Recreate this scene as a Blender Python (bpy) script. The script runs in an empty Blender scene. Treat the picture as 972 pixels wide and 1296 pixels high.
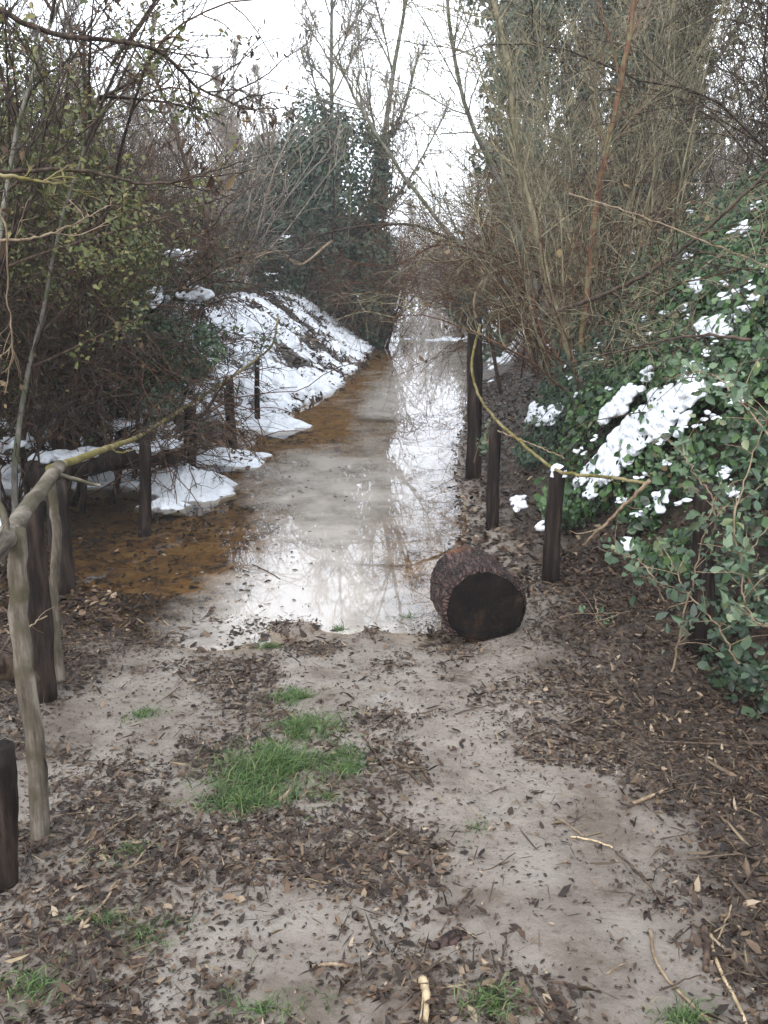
import bpy, math
import numpy as np
from math import radians as R, pi

# ------------------------------------------------------------------ camera, world, sun, exposure
sc = bpy.context.scene
COL = sc.collection
CAM_H, PITCH, FPX = 1.95, R(16.4), 1078.0
cam_d = bpy.data.cameras.new('camera'); cam = bpy.data.objects.new('camera', cam_d); COL.objects.link(cam)
cam.location = (0, 0, CAM_H); cam.rotation_euler = (pi/2-PITCH, 0, 0)
cam_d.sensor_fit = 'VERTICAL'; cam_d.angle = 2*math.atan(648/FPX)
cam_d.clip_start = .05; cam_d.clip_end = 1000
sc.camera = cam

SUN_EL, SUN_AZ = R(38), R(200)
w = bpy.data.worlds.new('World'); sc.world = w; w.use_nodes = True
nt = w.node_tree; nt.nodes.clear()
wo = nt.nodes.new('ShaderNodeOutputWorld'); bg = nt.nodes.new('ShaderNodeBackground')
sky = nt.nodes.new('ShaderNodeTexSky'); sky.sky_type = 'NISHITA'; sky.sun_disc = False
sky.sun_elevation = SUN_EL; sky.sun_rotation = SUN_AZ; sky.air_density = 1.5; sky.dust_density = 6
hs = nt.nodes.new('ShaderNodeHueSaturation'); hs.inputs['Saturation'].default_value = .3
mx = nt.nodes.new('ShaderNodeMix'); mx.data_type = 'RGBA'; mx.inputs[0].default_value = .7
mx.inputs[7].default_value = (13.1, 14.0, 15.2, 1)      # the even white cloud deck under that sky
nt.links.new(sky.outputs[0], hs.inputs['Color']); nt.links.new(hs.outputs[0], mx.inputs[6])
nt.links.new(mx.outputs[2], bg.inputs[0]); bg.inputs[1].default_value = .15
nt.links.new(bg.outputs[0], wo.inputs[0])
sun_d = bpy.data.lights.new('sun', 'SUN'); sun = bpy.data.objects.new('sun', sun_d); COL.objects.link(sun)
sun_d.energy = .5; sun_d.angle = R(25); sun_d.color = (1, .97, .93)
sun.rotation_euler = (pi/2-SUN_EL, 0, pi-SUN_AZ)
vs = sc.view_settings; vs.view_transform = 'Standard'; vs.look = 'None'; vs.gamma = 1; vs.exposure = .85
sc.cycles.use_denoising = True
sc.cycles.max_bounces = 6; sc.cycles.diffuse_bounces = 3; sc.cycles.glossy_bounces = 2
sc.cycles.transparent_max_bounces = 8; sc.cycles.volume_bounces = 1
sc.cycles.use_adaptive_sampling = True; sc.cycles.adaptive_threshold = .02
sc.cycles.caustics_reflective = False; sc.cycles.caustics_refractive = False

# ------------------------------------------------------------------ noise
def _h(i, j, s):
    n = (i.astype(np.int64)*374761393 + j.astype(np.int64)*668265263 + s*1274126177) & 0x7fffffff
    n = ((n ^ (n >> 13))*1274126177) & 0x7fffffff
    return ((n ^ (n >> 16)) & 0xffff)/65535.0
def vnoise(x, y, s=0):
    x = np.asarray(x, float); y = np.asarray(y, float)
    i = np.floor(x); j = np.floor(y); f = x-i; g = y-j
    f = f*f*(3-2*f); g = g*g*(3-2*g)
    return ((_h(i, j, s)*(1-f)+_h(i+1, j, s)*f)*(1-g) + (_h(i, j+1, s)*(1-f)+_h(i+1, j+1, s)*f)*g)
def fbm(x, y, o=4, s=0):
    a, t, n = .5, 0, 0
    for k in range(o):
        t = t + a*vnoise(x*2**k+k*17.3, y*2**k-k*9.1, s+k); n += a; a *= .5
    return t/n
def sst(a, b, x):
    t = np.clip((x-a)/(b-a), 0, 1); return t*t*(3-2*t)
def lerp(a, b, t): return a+(b-a)*t

# ------------------------------------------------------------------ terrain
YR = [0, 3.6, 4.2, 4.8, 8, 13, 20, 32, 50, 70]
XR = [.2, .2, .25, .28, .5, 1.15, 1.95, 2.3, 3.6, 5.5]           # right shore of the flooded path
YF = [0, 1.5, 2.6, 3.5, 4.6, 6, 8, 13, 20, 32, 50]
XF = [2.3, 2.2, 1.9, 1.6, 1.15, .98, 1.0, 1.75, 2.6, 3.0, 4.3]   # foot of the right bank
YL = [9, 10.2, 13, 20, 32, 50, 70]
XL = [-1.9, -1.5, -.75, -.1, .2, 1.5, 3.2]                       # foot of the left bank
def height(x, y, fine=True):
    x = np.asarray(x, float); y = np.asarray(y, float)
    shore = 4.15 + np.clip(-x-1.2, 0, 1.4)*.5 + .25*(fbm(x*1.3, y*.3+5, 3, 4)-.5)
    z = np.where(y < shore, .30*np.clip((shore-y)/2.3, 0, 1.15)**.9, -.035*sst(0, 1.2, y-shore))
    z = z - .03*sst(.3, 1.5, y-shore)
    xr = np.interp(y, YR, XR) + .18*(fbm(x*.4+3, y*1.1, 3, 8)-.5)
    rr = np.clip(x-xr, 0, 3)
    k = sst(3.3, 4.6, y)
    z = z + k*rr*.34 + (1-k)*np.clip(x-1.2, 0, 1)*.02
    xf = np.interp(y, YF, XF)
    s = np.clip(x-xf, 0, 60)
    top = lerp(2.1, .9, sst(7, 14, y))*lerp(1, .75, sst(14, 30, y))
    z = z + top*(1-np.exp(-s*1.15/np.maximum(top, .1)))*sst(0, .5, s)*lerp(.35, 1, sst(1.5, 3.2, y))
    xl = np.interp(y, YL, XL)
    lb = sst(9.0, 11.5, y)
    z = z + lb*1.25*sst(-.1, 2.4, xl-x)*lerp(1, .5, sst(22, 34, y))
    # swamp humps at the left
    sw = sst(-1.35, -2.1, x)*sst(4.6, 6.5, y)*(1-lb)
    z = z + sw*(.22*(fbm(x*.9, y*.9, 3, 21)-.45))
    z = z + sst(-6, -11, x)*.9 + sst(60, 110, y)*3
    # the path is drier where slush crosses it
    z = z + .05*np.exp(-((y-22.5)/1.2)**2)
    if fine:
        near = sst(7.5, 4.5, y)
        z = z + near*((fbm(x*2.2, y*2.2, 3, 31)-.5)*.05 + (fbm(x*9, y*9, 3, 33)-.5)*.018*sst(0.0, .05, z))
        z = z + (fbm(x*.8, y*.8, 3, 35)-.5)*.04
        # shallow footprints and tyre ruts in the mud
        for fx, fy, a in ((.35, 2.5, .3), (.1, 3.05, -.2), (.55, 3.1, .1), (.2, 2.0, .2), (-.35, 3.5, .1), (.75, 2.05, -.1)):
            u = (x-fx)*math.cos(a)+(y-fy)*math.sin(a); v = -(x-fx)*math.sin(a)+(y-fy)*math.cos(a)
            z = z - .020*np.exp(-(u/.05)**4-(v/.13)**4) + .008*np.exp(-((np.hypot(u/.05, v/.13)-1.35)/.25)**2)
    return z
CP, SP = math.cos(PITCH), math.sin(PITCH)
def at(u, v, d):                       # the point seen at (u, v) at forward distance d
    dn = (v-648)*CP+FPX*SP; fw = FPX*CP-(v-648)*SP
    return np.array([(u-486)/fw*d, d, CAM_H-dn/fw*d])
def gnd(u, v):                         # the ground point seen at (u, v)
    ds = np.linspace(1.2, 60, 6000); dn = (v-648)*CP+FPX*SP; fw = FPX*CP-(v-648)*SP
    x = (u-486)/fw*ds; z = CAM_H-dn/fw*ds; h = height(x, ds)
    i = int(np.argmax(z < h)); i = i if i > 0 else len(ds)-1
    return np.array([x[i], ds[i], h[i]])

# ------------------------------------------------------------------ mesh building
def nrm(v): return v/np.maximum(np.linalg.norm(v, axis=-1, keepdims=True), 1e-9)
class MB:
    def __init__(s): s.v = []; s.q = []; s.t = []; s.r = []; s.n = 0
    def add(s, v, q=None, t=None, r=None):
        v = np.asarray(v, np.float32).reshape(-1, 3)
        if q is not None and len(q): s.q.append(np.asarray(q, np.int32).reshape(-1, 4)+s.n)
        if t is not None and len(t): s.t.append(np.asarray(t, np.int32).reshape(-1, 3)+s.n)
        s.v.append(v); s.r.append(np.full(len(v), .5, np.float32) if r is None else np.broadcast_to(np.asarray(r, np.float32), (len(v),)))
        s.n += len(v)
    def mesh(s, name, mats, smooth=True):
        v = np.concatenate(s.v); q = np.concatenate(s.q) if s.q else np.zeros((0, 4), np.int32)
        t = np.concatenate(s.t) if s.t else np.zeros((0, 3), np.int32)
        me = bpy.data.meshes.new(name)
        me.vertices.add(len(v)); me.vertices.foreach_set('co', v.ravel())
        nl = len(q)*4+len(t)*3; me.loops.add(nl)
        me.loops.foreach_set('vertex_index', np.concatenate([q.ravel(), t.ravel()]).astype(np.int32))
        me.polygons.add(len(q)+len(t))
        ls = np.concatenate([np.arange(len(q))*4, len(q)*4+np.arange(len(t))*3]).astype(np.int32)
        me.polygons.foreach_set('loop_start', ls)
        me.update(calc_edges=True)
        me.polygons.foreach_set('use_smooth', np.full(len(q)+len(t), smooth))
        a = me.attributes.new('rnd', 'FLOAT', 'POINT'); a.data.foreach_set('value', np.concatenate(s.r))
        for m in (mats if isinstance(mats, (list, tuple)) else [mats]): me.materials.append(m)
        return me
    def build(s, name, mat, parent=None, smooth=True, loc=None):
        o = bpy.data.objects.new(name, s.mesh(name, mat, smooth)); COL.objects.link(o)
        if parent is not None: o.parent = parent
        if loc is not None: o.location = loc
        return o
def tag(o, label=None, cat=None, group=None, kind=None):
    if label: o['label'] = label
    if cat: o['category'] = cat
    if group: o['group'] = group
    if kind: o['kind'] = kind
    return o
def empty(name, loc, label, cat, group=None):
    o = bpy.data.objects.new(name, None); COL.objects.link(o); o.location = [float(c) for c in loc]; o.empty_display_size = .1
    return tag(o, label, cat, group)
def copy_tree(o, parent=None):
    c = o.copy(); COL.objects.link(c); c.parent = parent
    for ch in list(o.children): copy_tree(ch, c)
    return c

# tubes: pts (B,N,3), radii r (B,N)
def tubes(mb, pts, r, sides=4, rnd=None, cap=False):
    pts = np.asarray(pts, float); B, N, _ = pts.shape
    r = np.broadcast_to(r, (B, N))
    T = np.empty_like(pts); T[:, 1:-1] = pts[:, 2:]-pts[:, :-2]; T[:, 0] = pts[:, 1]-pts[:, 0]; T[:, -1] = pts[:, -1]-pts[:, -2]
    T = nrm(T)
    mean = nrm(pts[:, -1]-pts[:, 0]); ax = np.zeros((B, 3)); ax[np.arange(B), np.argmin(np.abs(mean), 1)] = 1
    U = nrm(np.cross(T, ax[:, None, :])); V = np.cross(T, U)
    a = np.arange(sides)*2*pi/sides
    ring = pts[:, :, None, :] + r[:, :, None, None]*(U[:, :, None, :]*np.cos(a)[None, None, :, None]+V[:, :, None, :]*np.sin(a)[None, None, :, None])
    idx = np.arange(B*N*sides).reshape(B, N, sides); nx = np.roll(idx, -1, 2)
    q = np.stack([idx[:, :-1], nx[:, :-1], nx[:, 1:], idx[:, 1:]], -1).reshape(-1, 4)
    v = ring.reshape(-1, 3); t = None
    rr = np.repeat(np.random.default_rng(B*7+N).random(B) if rnd is None else np.broadcast_to(rnd, (B,)), N*sides)
    if cap:
        c = pts[:, [0, -1]].reshape(-1, 3); ci = len(v)+np.arange(2*B).reshape(B, 2)
        v = np.concatenate([v, c]); rr = np.concatenate([rr, np.repeat(.5, 2*B)])
        t = np.concatenate([np.stack([np.repeat(ci[:, :1], sides, 1), nx[:, 0], idx[:, 0]], -1).reshape(-1, 3),
                            np.stack([np.repeat(ci[:, 1:], sides, 1), idx[:, -1], nx[:, -1]], -1).reshape(-1, 3)])
    mb.add(v, q, t, rr)
def grow(rng, P, D, L, n, wander=.2, up=0., droop=0.):
    P = np.array(P, float); D = nrm(np.array(D, float)); L = np.asarray(L, float).reshape(-1, 1)
    out = [P]
    for i in range(n):
        D = nrm(D + wander*rng.normal(size=D.shape) + np.array([0, 0, up-droop*(i/n)]))
        P = P + D*L/n; out.append(P)
    return np.stack(out, 1)
def spawn(rng, pts, k, t0=.2, t1=1., a0=.4, a1=1.1):
    B, N, _ = pts.shape
    b = np.repeat(np.arange(B), k); t = rng.uniform(t0, t1, len(b))*(N-1); i = np.minimum(t.astype(int), N-2); f = (t-i)[:, None]
    p = pts[b, i]*(1-f)+pts[b, i+1]*f; T = nrm(pts[b, i+1]-pts[b, i])
    perp = nrm(np.cross(T, rng.normal(size=T.shape))); a = rng.uniform(a0, a1, len(b))[:, None]
    return p, T*np.cos(a)+perp*np.sin(a), t/(N-1), b
def taper(r0, r1, N): 
    r0 = np.atleast_1d(r0)[:, None]; r1 = np.atleast_1d(r1)[:, None]
    return r0+(r1-r0)*np.linspace(0, 1, N)[None]
# leaves: ovate folded blades
def leaves(mb, rng, P, N, size, aspect=.6, fold=.25, curl=.15, sizevar=.35, A=None, rnd=None):
    P = np.asarray(P, float); n = len(P); N = nrm(np.asarray(N, float))
    A = nrm(np.cross(N, rng.normal(size=(n, 3)))) if A is None else nrm(A-N*np.sum(A*N, -1, keepdims=True))
    S = np.cross(N, A); s = (size*np.exp(np.clip(rng.normal(0, 1, n), -2.2, 1.6)*sizevar))[:, None]; w = s*aspect*.5
    c = (curl*rng.normal(0, 1, n))[:, None]*s; f = (fold*rng.uniform(.2, 1.3, n))[:, None]*w
    base = P-A*s*.5
    j1, j2, j3, j4 = (rng.uniform(.55, 1.2, (n, 1)) for _ in range(4)); L1 = P-A*s*.2-S*w*.95*j1+N*f; L2 = P+A*s*.15-S*w*.8*j2+N*(f+c*.4)
    R1 = P-A*s*.2+S*w*.95*j3+N*f; R2 = P+A*s*.15+S*w*.8*j4+N*(f+c*.4); tip = P+A*s*.5+N*c
    v = np.stack([base, L1, L2, tip, R2, R1], 1).reshape(-1, 3)
    i = np.arange(n)[:, None]*6
    q = np.concatenate([i+np.array([[0, 3, 2, 1]]), i+np.array([[0, 5, 4, 3]])])
    mb.add(v, q, None, np.repeat(rng.random(n) if rnd is None else rnd, 6))

# ------------------------------------------------------------------ materials
def mat(name):
    m = bpy.data.materials.new(name); m.use_nodes = True; n = m.node_tree; b = n.nodes['Principled BSDF']; return m, n, b
def ramp(n, stops, fac):
    r = n.nodes.new('ShaderNodeValToRGB'); e = r.color_ramp.elements
    while len(e) < len(stops): e.new(.5)
    for k, (p, c) in enumerate(stops): e[k].position = p; e[k].color = (*c, 1)
    n.links.new(fac, r.inputs[0]); return r.outputs[0]
def noise(n, scale, detail=4, rough=.55, coord='Object', stretch=None, dist=0):
    tc = n.nodes.new('ShaderNodeTexCoord'); t = n.nodes.new('ShaderNodeTexNoise')
    t.inputs['Scale'].default_value = scale; t.inputs['Detail'].default_value = detail; t.inputs['Roughness'].default_value = rough
    t.inputs['Distortion'].default_value = dist
    if stretch:
        mp = n.nodes.new('ShaderNodeMapping'); mp.inputs['Scale'].default_value = stretch
        n.links.new(tc.outputs[coord], mp.inputs[0]); n.links.new(mp.outputs[0], t.inputs['Vector'])
    else: n.links.new(tc.outputs[coord], t.inputs['Vector'])
    return t.outputs[0]
def attr(n, name='rnd'):
    a = n.nodes.new('ShaderNodeAttribute'); a.attribute_name = name; return a.outputs['Fac']
def bump(n, b, h, strength, dist):
    u = n.nodes.new('ShaderNodeBump'); u.inputs['Strength'].default_value = strength; u.inputs['Distance'].default_value = dist
    n.links.new(h, u.inputs['Height']); n.links.new(u.outputs[0], b.inputs['Normal'])
def mixc(n, fac, a, b, mode='MIX'):
    m = n.nodes.new('ShaderNodeMix'); m.data_type = 'RGBA'; m.blend_type = mode
    for s, x in ((0, fac), (6, a), (7, b)):
        if hasattr(x, 'is_linked') or hasattr(x, 'links'): n.links.new(x, m.inputs[s])
        else: m.inputs[s].default_value = x if s == 0 else (*x, 1)
    return m.outputs[2]
def leafmat(name, stops, rough=.5, spec=.4, trans=.25):
    m, n, b = mat(name); c = ramp(n, stops, attr(n))
    c = mixc(n, .35, c, ramp(n, [(.3, (.4, .4, .4)), (.7, (1, 1, 1))], noise(n, 60, 2)), 'MULTIPLY')
    n.links.new(c, b.inputs['Base Color']); b.inputs['Roughness'].default_value = rough; b.inputs['Specular IOR Level'].default_value = spec
    if trans:
        tr = n.nodes.new('ShaderNodeBsdfTranslucent'); n.links.new(c, tr.inputs[0]); ms = n.nodes.new('ShaderNodeMixShader'); ms.inputs[0].default_value = trans
        n.links.new(b.outputs[0], ms.inputs[1]); n.links.new(tr.outputs[0], ms.inputs[2]); n.links.new(ms.outputs[0], n.nodes['Material Output'].inputs[0])
    return m
def barkmat(name, stops, rough=.85, scale=30, stretch=(1, 1, .25), b_=.5, dist=.01, tint=None):
    m, n, b = mat(name); h = noise(n, scale, 6, .7, stretch=stretch); stops = [(.5+(p-.5)*.45, c) for p, c in stops]
    c = ramp(n, stops, h)
    c = mixc(n, .5, c, ramp(n, [(0, (.45, .45, .45)), (1, (1.25, 1.2, 1.15))], attr(n)), 'MULTIPLY')
    if tint:
        c = mixc(n, ramp(n, [(.45, (0, 0, 0)), (.62, (1, 1, 1))], noise(n, 9, 3)), c, tint)
    n.links.new(c, b.inputs['Base Color']); b.inputs['Roughness'].default_value = rough; b.inputs['Specular IOR Level'].default_value = .14; bump(n, b, h, b_, dist); return m
M = {}
M['twig'] = barkmat('twig_bark', [(.3, (.020, .013, .010)), (.7, (.078, .055, .040))], scale=40, b_=.1)
M['twig_red'] = barkmat('bramble_stem', [(.3, (.035, .019, .012)), (.7, (.125, .068, .042))], scale=40, b_=.1)
M['olive'] = barkmat('hazel_bark', [(.3, (.11, .098, .062)), (.7, (.27, .24, .16))], scale=20, b_=.15)
M['rust'] = barkmat('rusty_bark', [(.3, (.08, .038, .024)), (.7, (.17, .095, .06))], scale=25, b_=.3, tint=(.15, .13, .07))
M['greybark'] = barkmat('grey_bark', [(.3, (.09, .08, .07)), (.7, (.23, .215, .19))], scale=14, b_=.6, dist=.02, tint=(.09, .10, .06))
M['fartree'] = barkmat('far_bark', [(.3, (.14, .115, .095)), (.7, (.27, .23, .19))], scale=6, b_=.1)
M['post'] = barkmat('dark_post_wood', [(.1, (.004, .003, .002)), (.5, (.016, .011, .009)), (1, (.07, .05, .04))], scale=22, stretch=(1, 1, .12), b_=.7, dist=.008, rough=.7)
M['pole'] = barkmat('peeled_pole', [(.1, (.022, .017, .013)), (.45, (.105, .088, .07)), (.95, (.25, .225, .19))], scale=26, stretch=(1, 1, .10), b_=.9, dist=.012, tint=(.065, .055, .035))
M['railpole'] = barkmat('peeled_rail', [(.1, (.022, .017, .013)), (.45, (.105, .088, .07)), (.95, (.25, .225, .19))], scale=26, stretch=(.8, .10, .8), b_=.9, dist=.012, tint=(.065, .055, .035))
M['moss'] = barkmat('mossy_vine', [(.3, (.08, .07, .024)), (.7, (.20, .17, .05))], scale=40, b_=.4, dist=.004, tint=(.22, .18, .10))
M['stick'] = barkmat('wet_stick', [(.3, (.03, .02, .016)), (.7, (.10, .07, .05))], scale=30, b_=.4, dist=.004, rough=.5)
M['pale_stick'] = barkmat('pale_stick', [(.3, (.20, .15, .09)), (.7, (.40, .32, .21))], scale=30, b_=.3, dist=.003)
M['tan_stick'] = barkmat('tan_stick', [(.3, (.13, .09, .06)), (.7, (.27, .21, .145))], scale=30, b_=.3, dist=.003)
M['ivy'] = leafmat('ivy_leaf', [(0, (.014, .032, .012)), (.4, (.032, .075, .024)), (.75, (.065, .135, .04)), (.93, (.12, .19, .07)), (1, (.16, .11, .06))], .38, .5)
M['ivydark'] = leafmat('dark_ivy_leaf', [(0, (.018, .036, .020)), (.6, (.034, .066, .032)), (.9, (.06, .10, .045)), (1, (.08, .065, .04))], .45, .5)
M['bigleaf'] = leafmat('bramble_leaf', [(0, (.035, .07, .035)), (.5, (.08, .135, .07)), (.9, (.14, .20, .11)), (1, (.22, .23, .10))], .4, .5)
M['deadleaf'] = leafmat('hanging_dead_leaf', [(0, (.03, .018, .014)), (.5, (.075, .045, .03)), (.85, (.13, .085, .05)), (1, (.22, .16, .08))], .7, .2)
M['olivleaf'] = leafmat('olive_leaf', [(0, (.06, .075, .02)), (.5, (.12, .14, .04)), (1, (.22, .19, .07))], .5, .4)
M['litter'] = leafmat('litter_leaf', [(0, (.010, .006, .005)), (.45, (.030, .018, .012)), (.78, (.068, .040, .025)), (.94, (.14, .095, .06)), (1, (.30, .23, .16))], .5, .22, 0)
M['straw'] = leafmat('straw', [(0, (.022, .014, .010)), (.6, (.06, .040, .026)), (.93, (.12, .085, .052)), (1, (.26, .20, .12))], .6, .3, 0)
M['grass'] = leafmat('grass_blade', [(0, (.035, .065, .02)), (.5, (.08, .15, .045)), (.85, (.14, .22, .07)), (1, (.26, .24, .12))], .5, .4, .3)

m, n, b = mat('snow'); M['snow'] = m
b.inputs['Base Color'].default_value = (.86, .88, .92, 1); b.inputs['Roughness'].default_value = .6
b.inputs['Subsurface Weight'].default_value = .0; b.inputs['Specular IOR Level'].default_value = .3
n.links.new(ramp(n, [(.36, (.36, .35, .345)), (.43, (.56, .58, .62)), (.56, (.67, .70, .75))], noise(n, 9, 6, .75)), b.inputs['Base Color'])
bump(n, b, noise(n, 28, 5, .65), .6, .03)

m, n, b = mat('ground'); M['ground'] = m         # mud, dark soil and drowned leaves by zone
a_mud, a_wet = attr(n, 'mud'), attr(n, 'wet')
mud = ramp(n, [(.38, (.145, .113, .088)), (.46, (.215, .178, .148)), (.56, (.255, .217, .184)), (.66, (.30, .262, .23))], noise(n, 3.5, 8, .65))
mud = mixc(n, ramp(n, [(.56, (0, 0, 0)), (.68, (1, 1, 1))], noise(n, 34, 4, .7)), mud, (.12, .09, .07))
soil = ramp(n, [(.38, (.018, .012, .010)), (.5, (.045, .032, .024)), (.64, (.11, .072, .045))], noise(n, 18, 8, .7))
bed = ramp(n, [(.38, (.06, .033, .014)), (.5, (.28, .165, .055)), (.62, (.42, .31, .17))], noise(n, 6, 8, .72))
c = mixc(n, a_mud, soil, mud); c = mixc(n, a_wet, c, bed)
n.links.new(c, b.inputs['Base Color'])
rr = n.nodes.new('ShaderNodeMapRange'); rr.inputs[1].default_value = .35; rr.inputs[2].default_value = .65; rr.inputs[3].default_value = .2; rr.inputs[4].default_value = .6
n.links.new(noise(n, 2.6, 4), rr.inputs[0]); n.links.new(rr.outputs[0], b.inputs['Roughness']); bump(n, b, noise(n, 38, 8, .75), .9, .025)

m, n, b = mat('flood_water'); M['water'] = m      # clear brown water, milky with slush in patches
n.nodes.remove(b)
fr = n.nodes.new('ShaderNodeFresnel'); fr.inputs[0].default_value = 1.39
gl = n.nodes.new('ShaderNodeBsdfGlossy'); gl.inputs['Roughness'].default_value = .008; gl.inputs['Color'].default_value = (.95, .96, 1, 1)
tr = n.nodes.new('ShaderNodeBsdfTransparent'); tr.inputs[0].default_value = (.86, .74, .54, 1)
df = n.nodes.new('ShaderNodeBsdfDiffuse'); df.inputs[0].default_value = (.37, .335, .30, 1)
s0 = n.nodes.new('ShaderNodeMath'); s0.operation = 'MULTIPLY_ADD'; n.links.new(noise(n, 2.2, 8, .68), s0.inputs[0]); s0.inputs[1].default_value = 1.6; n.links.new(attr(n, 'slush'), s0.inputs[2])
sl = n.nodes.new('ShaderNodeMapRange'); n.links.new(s0.outputs[0], sl.inputs[0]); sl.inputs[1].default_value = 1.0; sl.inputs[2].default_value = 1.75; sl.inputs[3].default_value = .03; sl.inputs[4].default_value = .92
m1 = n.nodes.new('ShaderNodeMixShader'); n.links.new(sl.outputs[0], m1.inputs[0]); n.links.new(tr.outputs[0], m1.inputs[1]); n.links.new(df.outputs[0], m1.inputs[2])
m2 = n.nodes.new('ShaderNodeMixShader'); n.links.new(fr.outputs[0], m2.inputs[0]); n.links.new(m1.outputs[0], m2.inputs[1]); n.links.new(gl.outputs[0], m2.inputs[2])
n.links.new(m2.outputs[0], n.nodes['Material Output'].inputs[0])
bu = n.nodes.new('ShaderNodeBump'); bu.inputs['Strength'].default_value = .012; bu.inputs['Distance'].default_value = .02
n.links.new(noise(n, 5, 3, .5), bu.inputs['Height'])
for x in (gl, fr): n.links.new(bu.outputs[0], x.inputs['Normal'])

m, n, b = mat('log_bark'); M['logbark'] = m
dist = n.nodes.new('ShaderNodeTexNoise'); dist.inputs['Scale'].default_value = 9; dist.inputs['Detail'].default_value = 4
vor = n.nodes.new('ShaderNodeTexVoronoi'); vor.feature = 'DISTANCE_TO_EDGE'; vor.inputs['Scale'].default_value = 36
tc = n.nodes.new('ShaderNodeTexCoord'); mp = n.nodes.new('ShaderNodeMapping'); mp.inputs['Scale'].default_value = (1, .35, 1)
n.links.new(tc.outputs['Object'], mp.inputs[0]); va = n.nodes.new('ShaderNodeVectorMath'); va.operation = 'MULTIPLY_ADD'; va.inputs[1].default_value = (.09, .09, .09)
n.links.new(tc.outputs['Object'], dist.inputs['Vector']); n.links.new(dist.outputs['Color'], va.inputs[0]); n.links.new(mp.outputs[0], va.inputs[2]); n.links.new(va.outputs[0], vor.inputs['Vector'])
c = mixc(n, ramp(n, [(0, (0, 0, 0)), (.12, (1, 1, 1))], vor.outputs['Distance']), (.012, .009, .008), ramp(n, [(.36, (.022, .014, .013)), (.64, (.085, .05, .042))], noise(n, 12, 5)))
c = mixc(n, ramp(n, [(.6, (0, 0, 0)), (.7, (1, 1, 1))], noise(n, 5, 4)), c, (.11, .048, .026))
n.links.new(c, b.inputs['Base Color']); b.inputs['Roughness'].default_value = .6; b.inputs['Specular IOR Level'].default_value = .2
bump(n, b, ramp(n, [(0, (0, 0, 0)), (.25, (1, 1, 1))], vor.outputs['Distance']), .8, .02)
m, n, b = mat('log_cut'); M['logcut'] = m
c = ramp(n, [(.40, (.003, .002, .002)), (.55, (.009, .006, .005)), (.68, (.04, .024, .014))], noise(n, 9, 8, .75))
n.links.new(c, b.inputs['Base Color']); b.inputs['Roughness'].default_value = .7; b.inputs['Specular IOR Level'].default_value = .12; bump(n, b, noise(n, 25, 6, .7), .6, .02)

# ------------------------------------------------------------------ ground sheet
def graded(segs):
    out = []
    for a, b, s in segs: out.append(np.arange(a, b, s))
    return np.unique(np.round(np.concatenate(out+[[segs[-1][1]]]), 4))
gx = graded([(-160, -40, 15), (-40, -12, 3), (-12, -4, .4), (-4, -2.2, .08), (-2.2, 2.4, .016), (2.4, 5, .08), (5, 12, .4), (12, 40, 3), (40, 160.1, 15)])
gy = graded([(-60, -10, 8), (-10, .8, .6), (.8, 1.3, .1), (1.3, 5, .018), (5, 12, .06), (12, 25, .15), (25, 60, .6), (60, 220.1, 10)])
X, Y = np.meshgrid(gx, gy); Z = height(X, Y)
nX, nY = len(gx), len(gy)
idx = np.arange(nX*nY).reshape(nY, nX)
q = np.stack([idx[:-1, :-1], idx[:-1, 1:], idx[1:, 1:], idx[1:, :-1]], -1).reshape(-1, 4)
mb = MB(); mb.add(np.stack([X, Y, Z], -1), q)
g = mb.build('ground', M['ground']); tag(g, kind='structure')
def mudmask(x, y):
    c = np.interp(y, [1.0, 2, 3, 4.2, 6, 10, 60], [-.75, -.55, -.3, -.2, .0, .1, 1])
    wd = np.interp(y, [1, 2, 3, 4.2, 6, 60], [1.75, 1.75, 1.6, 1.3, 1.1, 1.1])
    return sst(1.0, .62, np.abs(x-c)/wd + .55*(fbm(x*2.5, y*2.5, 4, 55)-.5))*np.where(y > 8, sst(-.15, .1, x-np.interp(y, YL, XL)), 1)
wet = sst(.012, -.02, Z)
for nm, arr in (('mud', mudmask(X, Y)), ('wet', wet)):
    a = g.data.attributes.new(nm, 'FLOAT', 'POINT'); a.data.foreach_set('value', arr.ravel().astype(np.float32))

# ------------------------------------------------------------------ flood water
wx = np.arange(-12, 8.01, .2); wy = np.arange(3.3, 75, .2)
X, Y = np.meshgrid(wx, wy); idx = np.arange(X.size).reshape(X.shape)
q = np.stack([idx[:-1, :-1], idx[:-1, 1:], idx[1:, 1:], idx[1:, :-1]], -1).reshape(-1, 4)
mb = MB(); mb.add(np.stack([X, Y, np.zeros_like(X)], -1), q)
wt = mb.build('water', M['water']); tag(wt, kind='structure')
cx = np.interp(Y, [4, 8, 13, 20, 32, 60], [-.35, -.35, .35, 1.0, 1.2, 3])
inpath = np.exp(-((X-cx)/1.0)**4)
wv = (fbm(X*1.5, Y*.9, 3, 66)-.5)
G2 = lambda cx_, cy_, sx_, sy_: np.exp(-((X-cx_)/sx_)**2-((Y-cy_)/sy_)**2)
slush = inpath*(.82 + .4*np.exp(-((Y-23)/1.5)**2) + .25*np.exp(-((Y-14)/4)**2)) + .4*G2(-.45, 4.8, .6, .8)-.45*G2(-1.3, 5.6, .55, 1.0)
slush = slush - .55*np.exp(-((Y-9.9+wv*3)/.8)**2) - .55*np.exp(-((X-(cx-.72+wv*.4))/.32)**2)*sst(8.5, 10.5, Y)*sst(22, 19, Y) - .55*G2(.15, 5.3, .3, 1.3) - .35*G2(-1.7, 5.8, .8, 1.2)
slush = np.clip(slush, 0, 1)
a = wt.data.attributes.new('slush', 'FLOAT', 'POINT'); a.data.foreach_set('value', slush.ravel().astype(np.float32))

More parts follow.
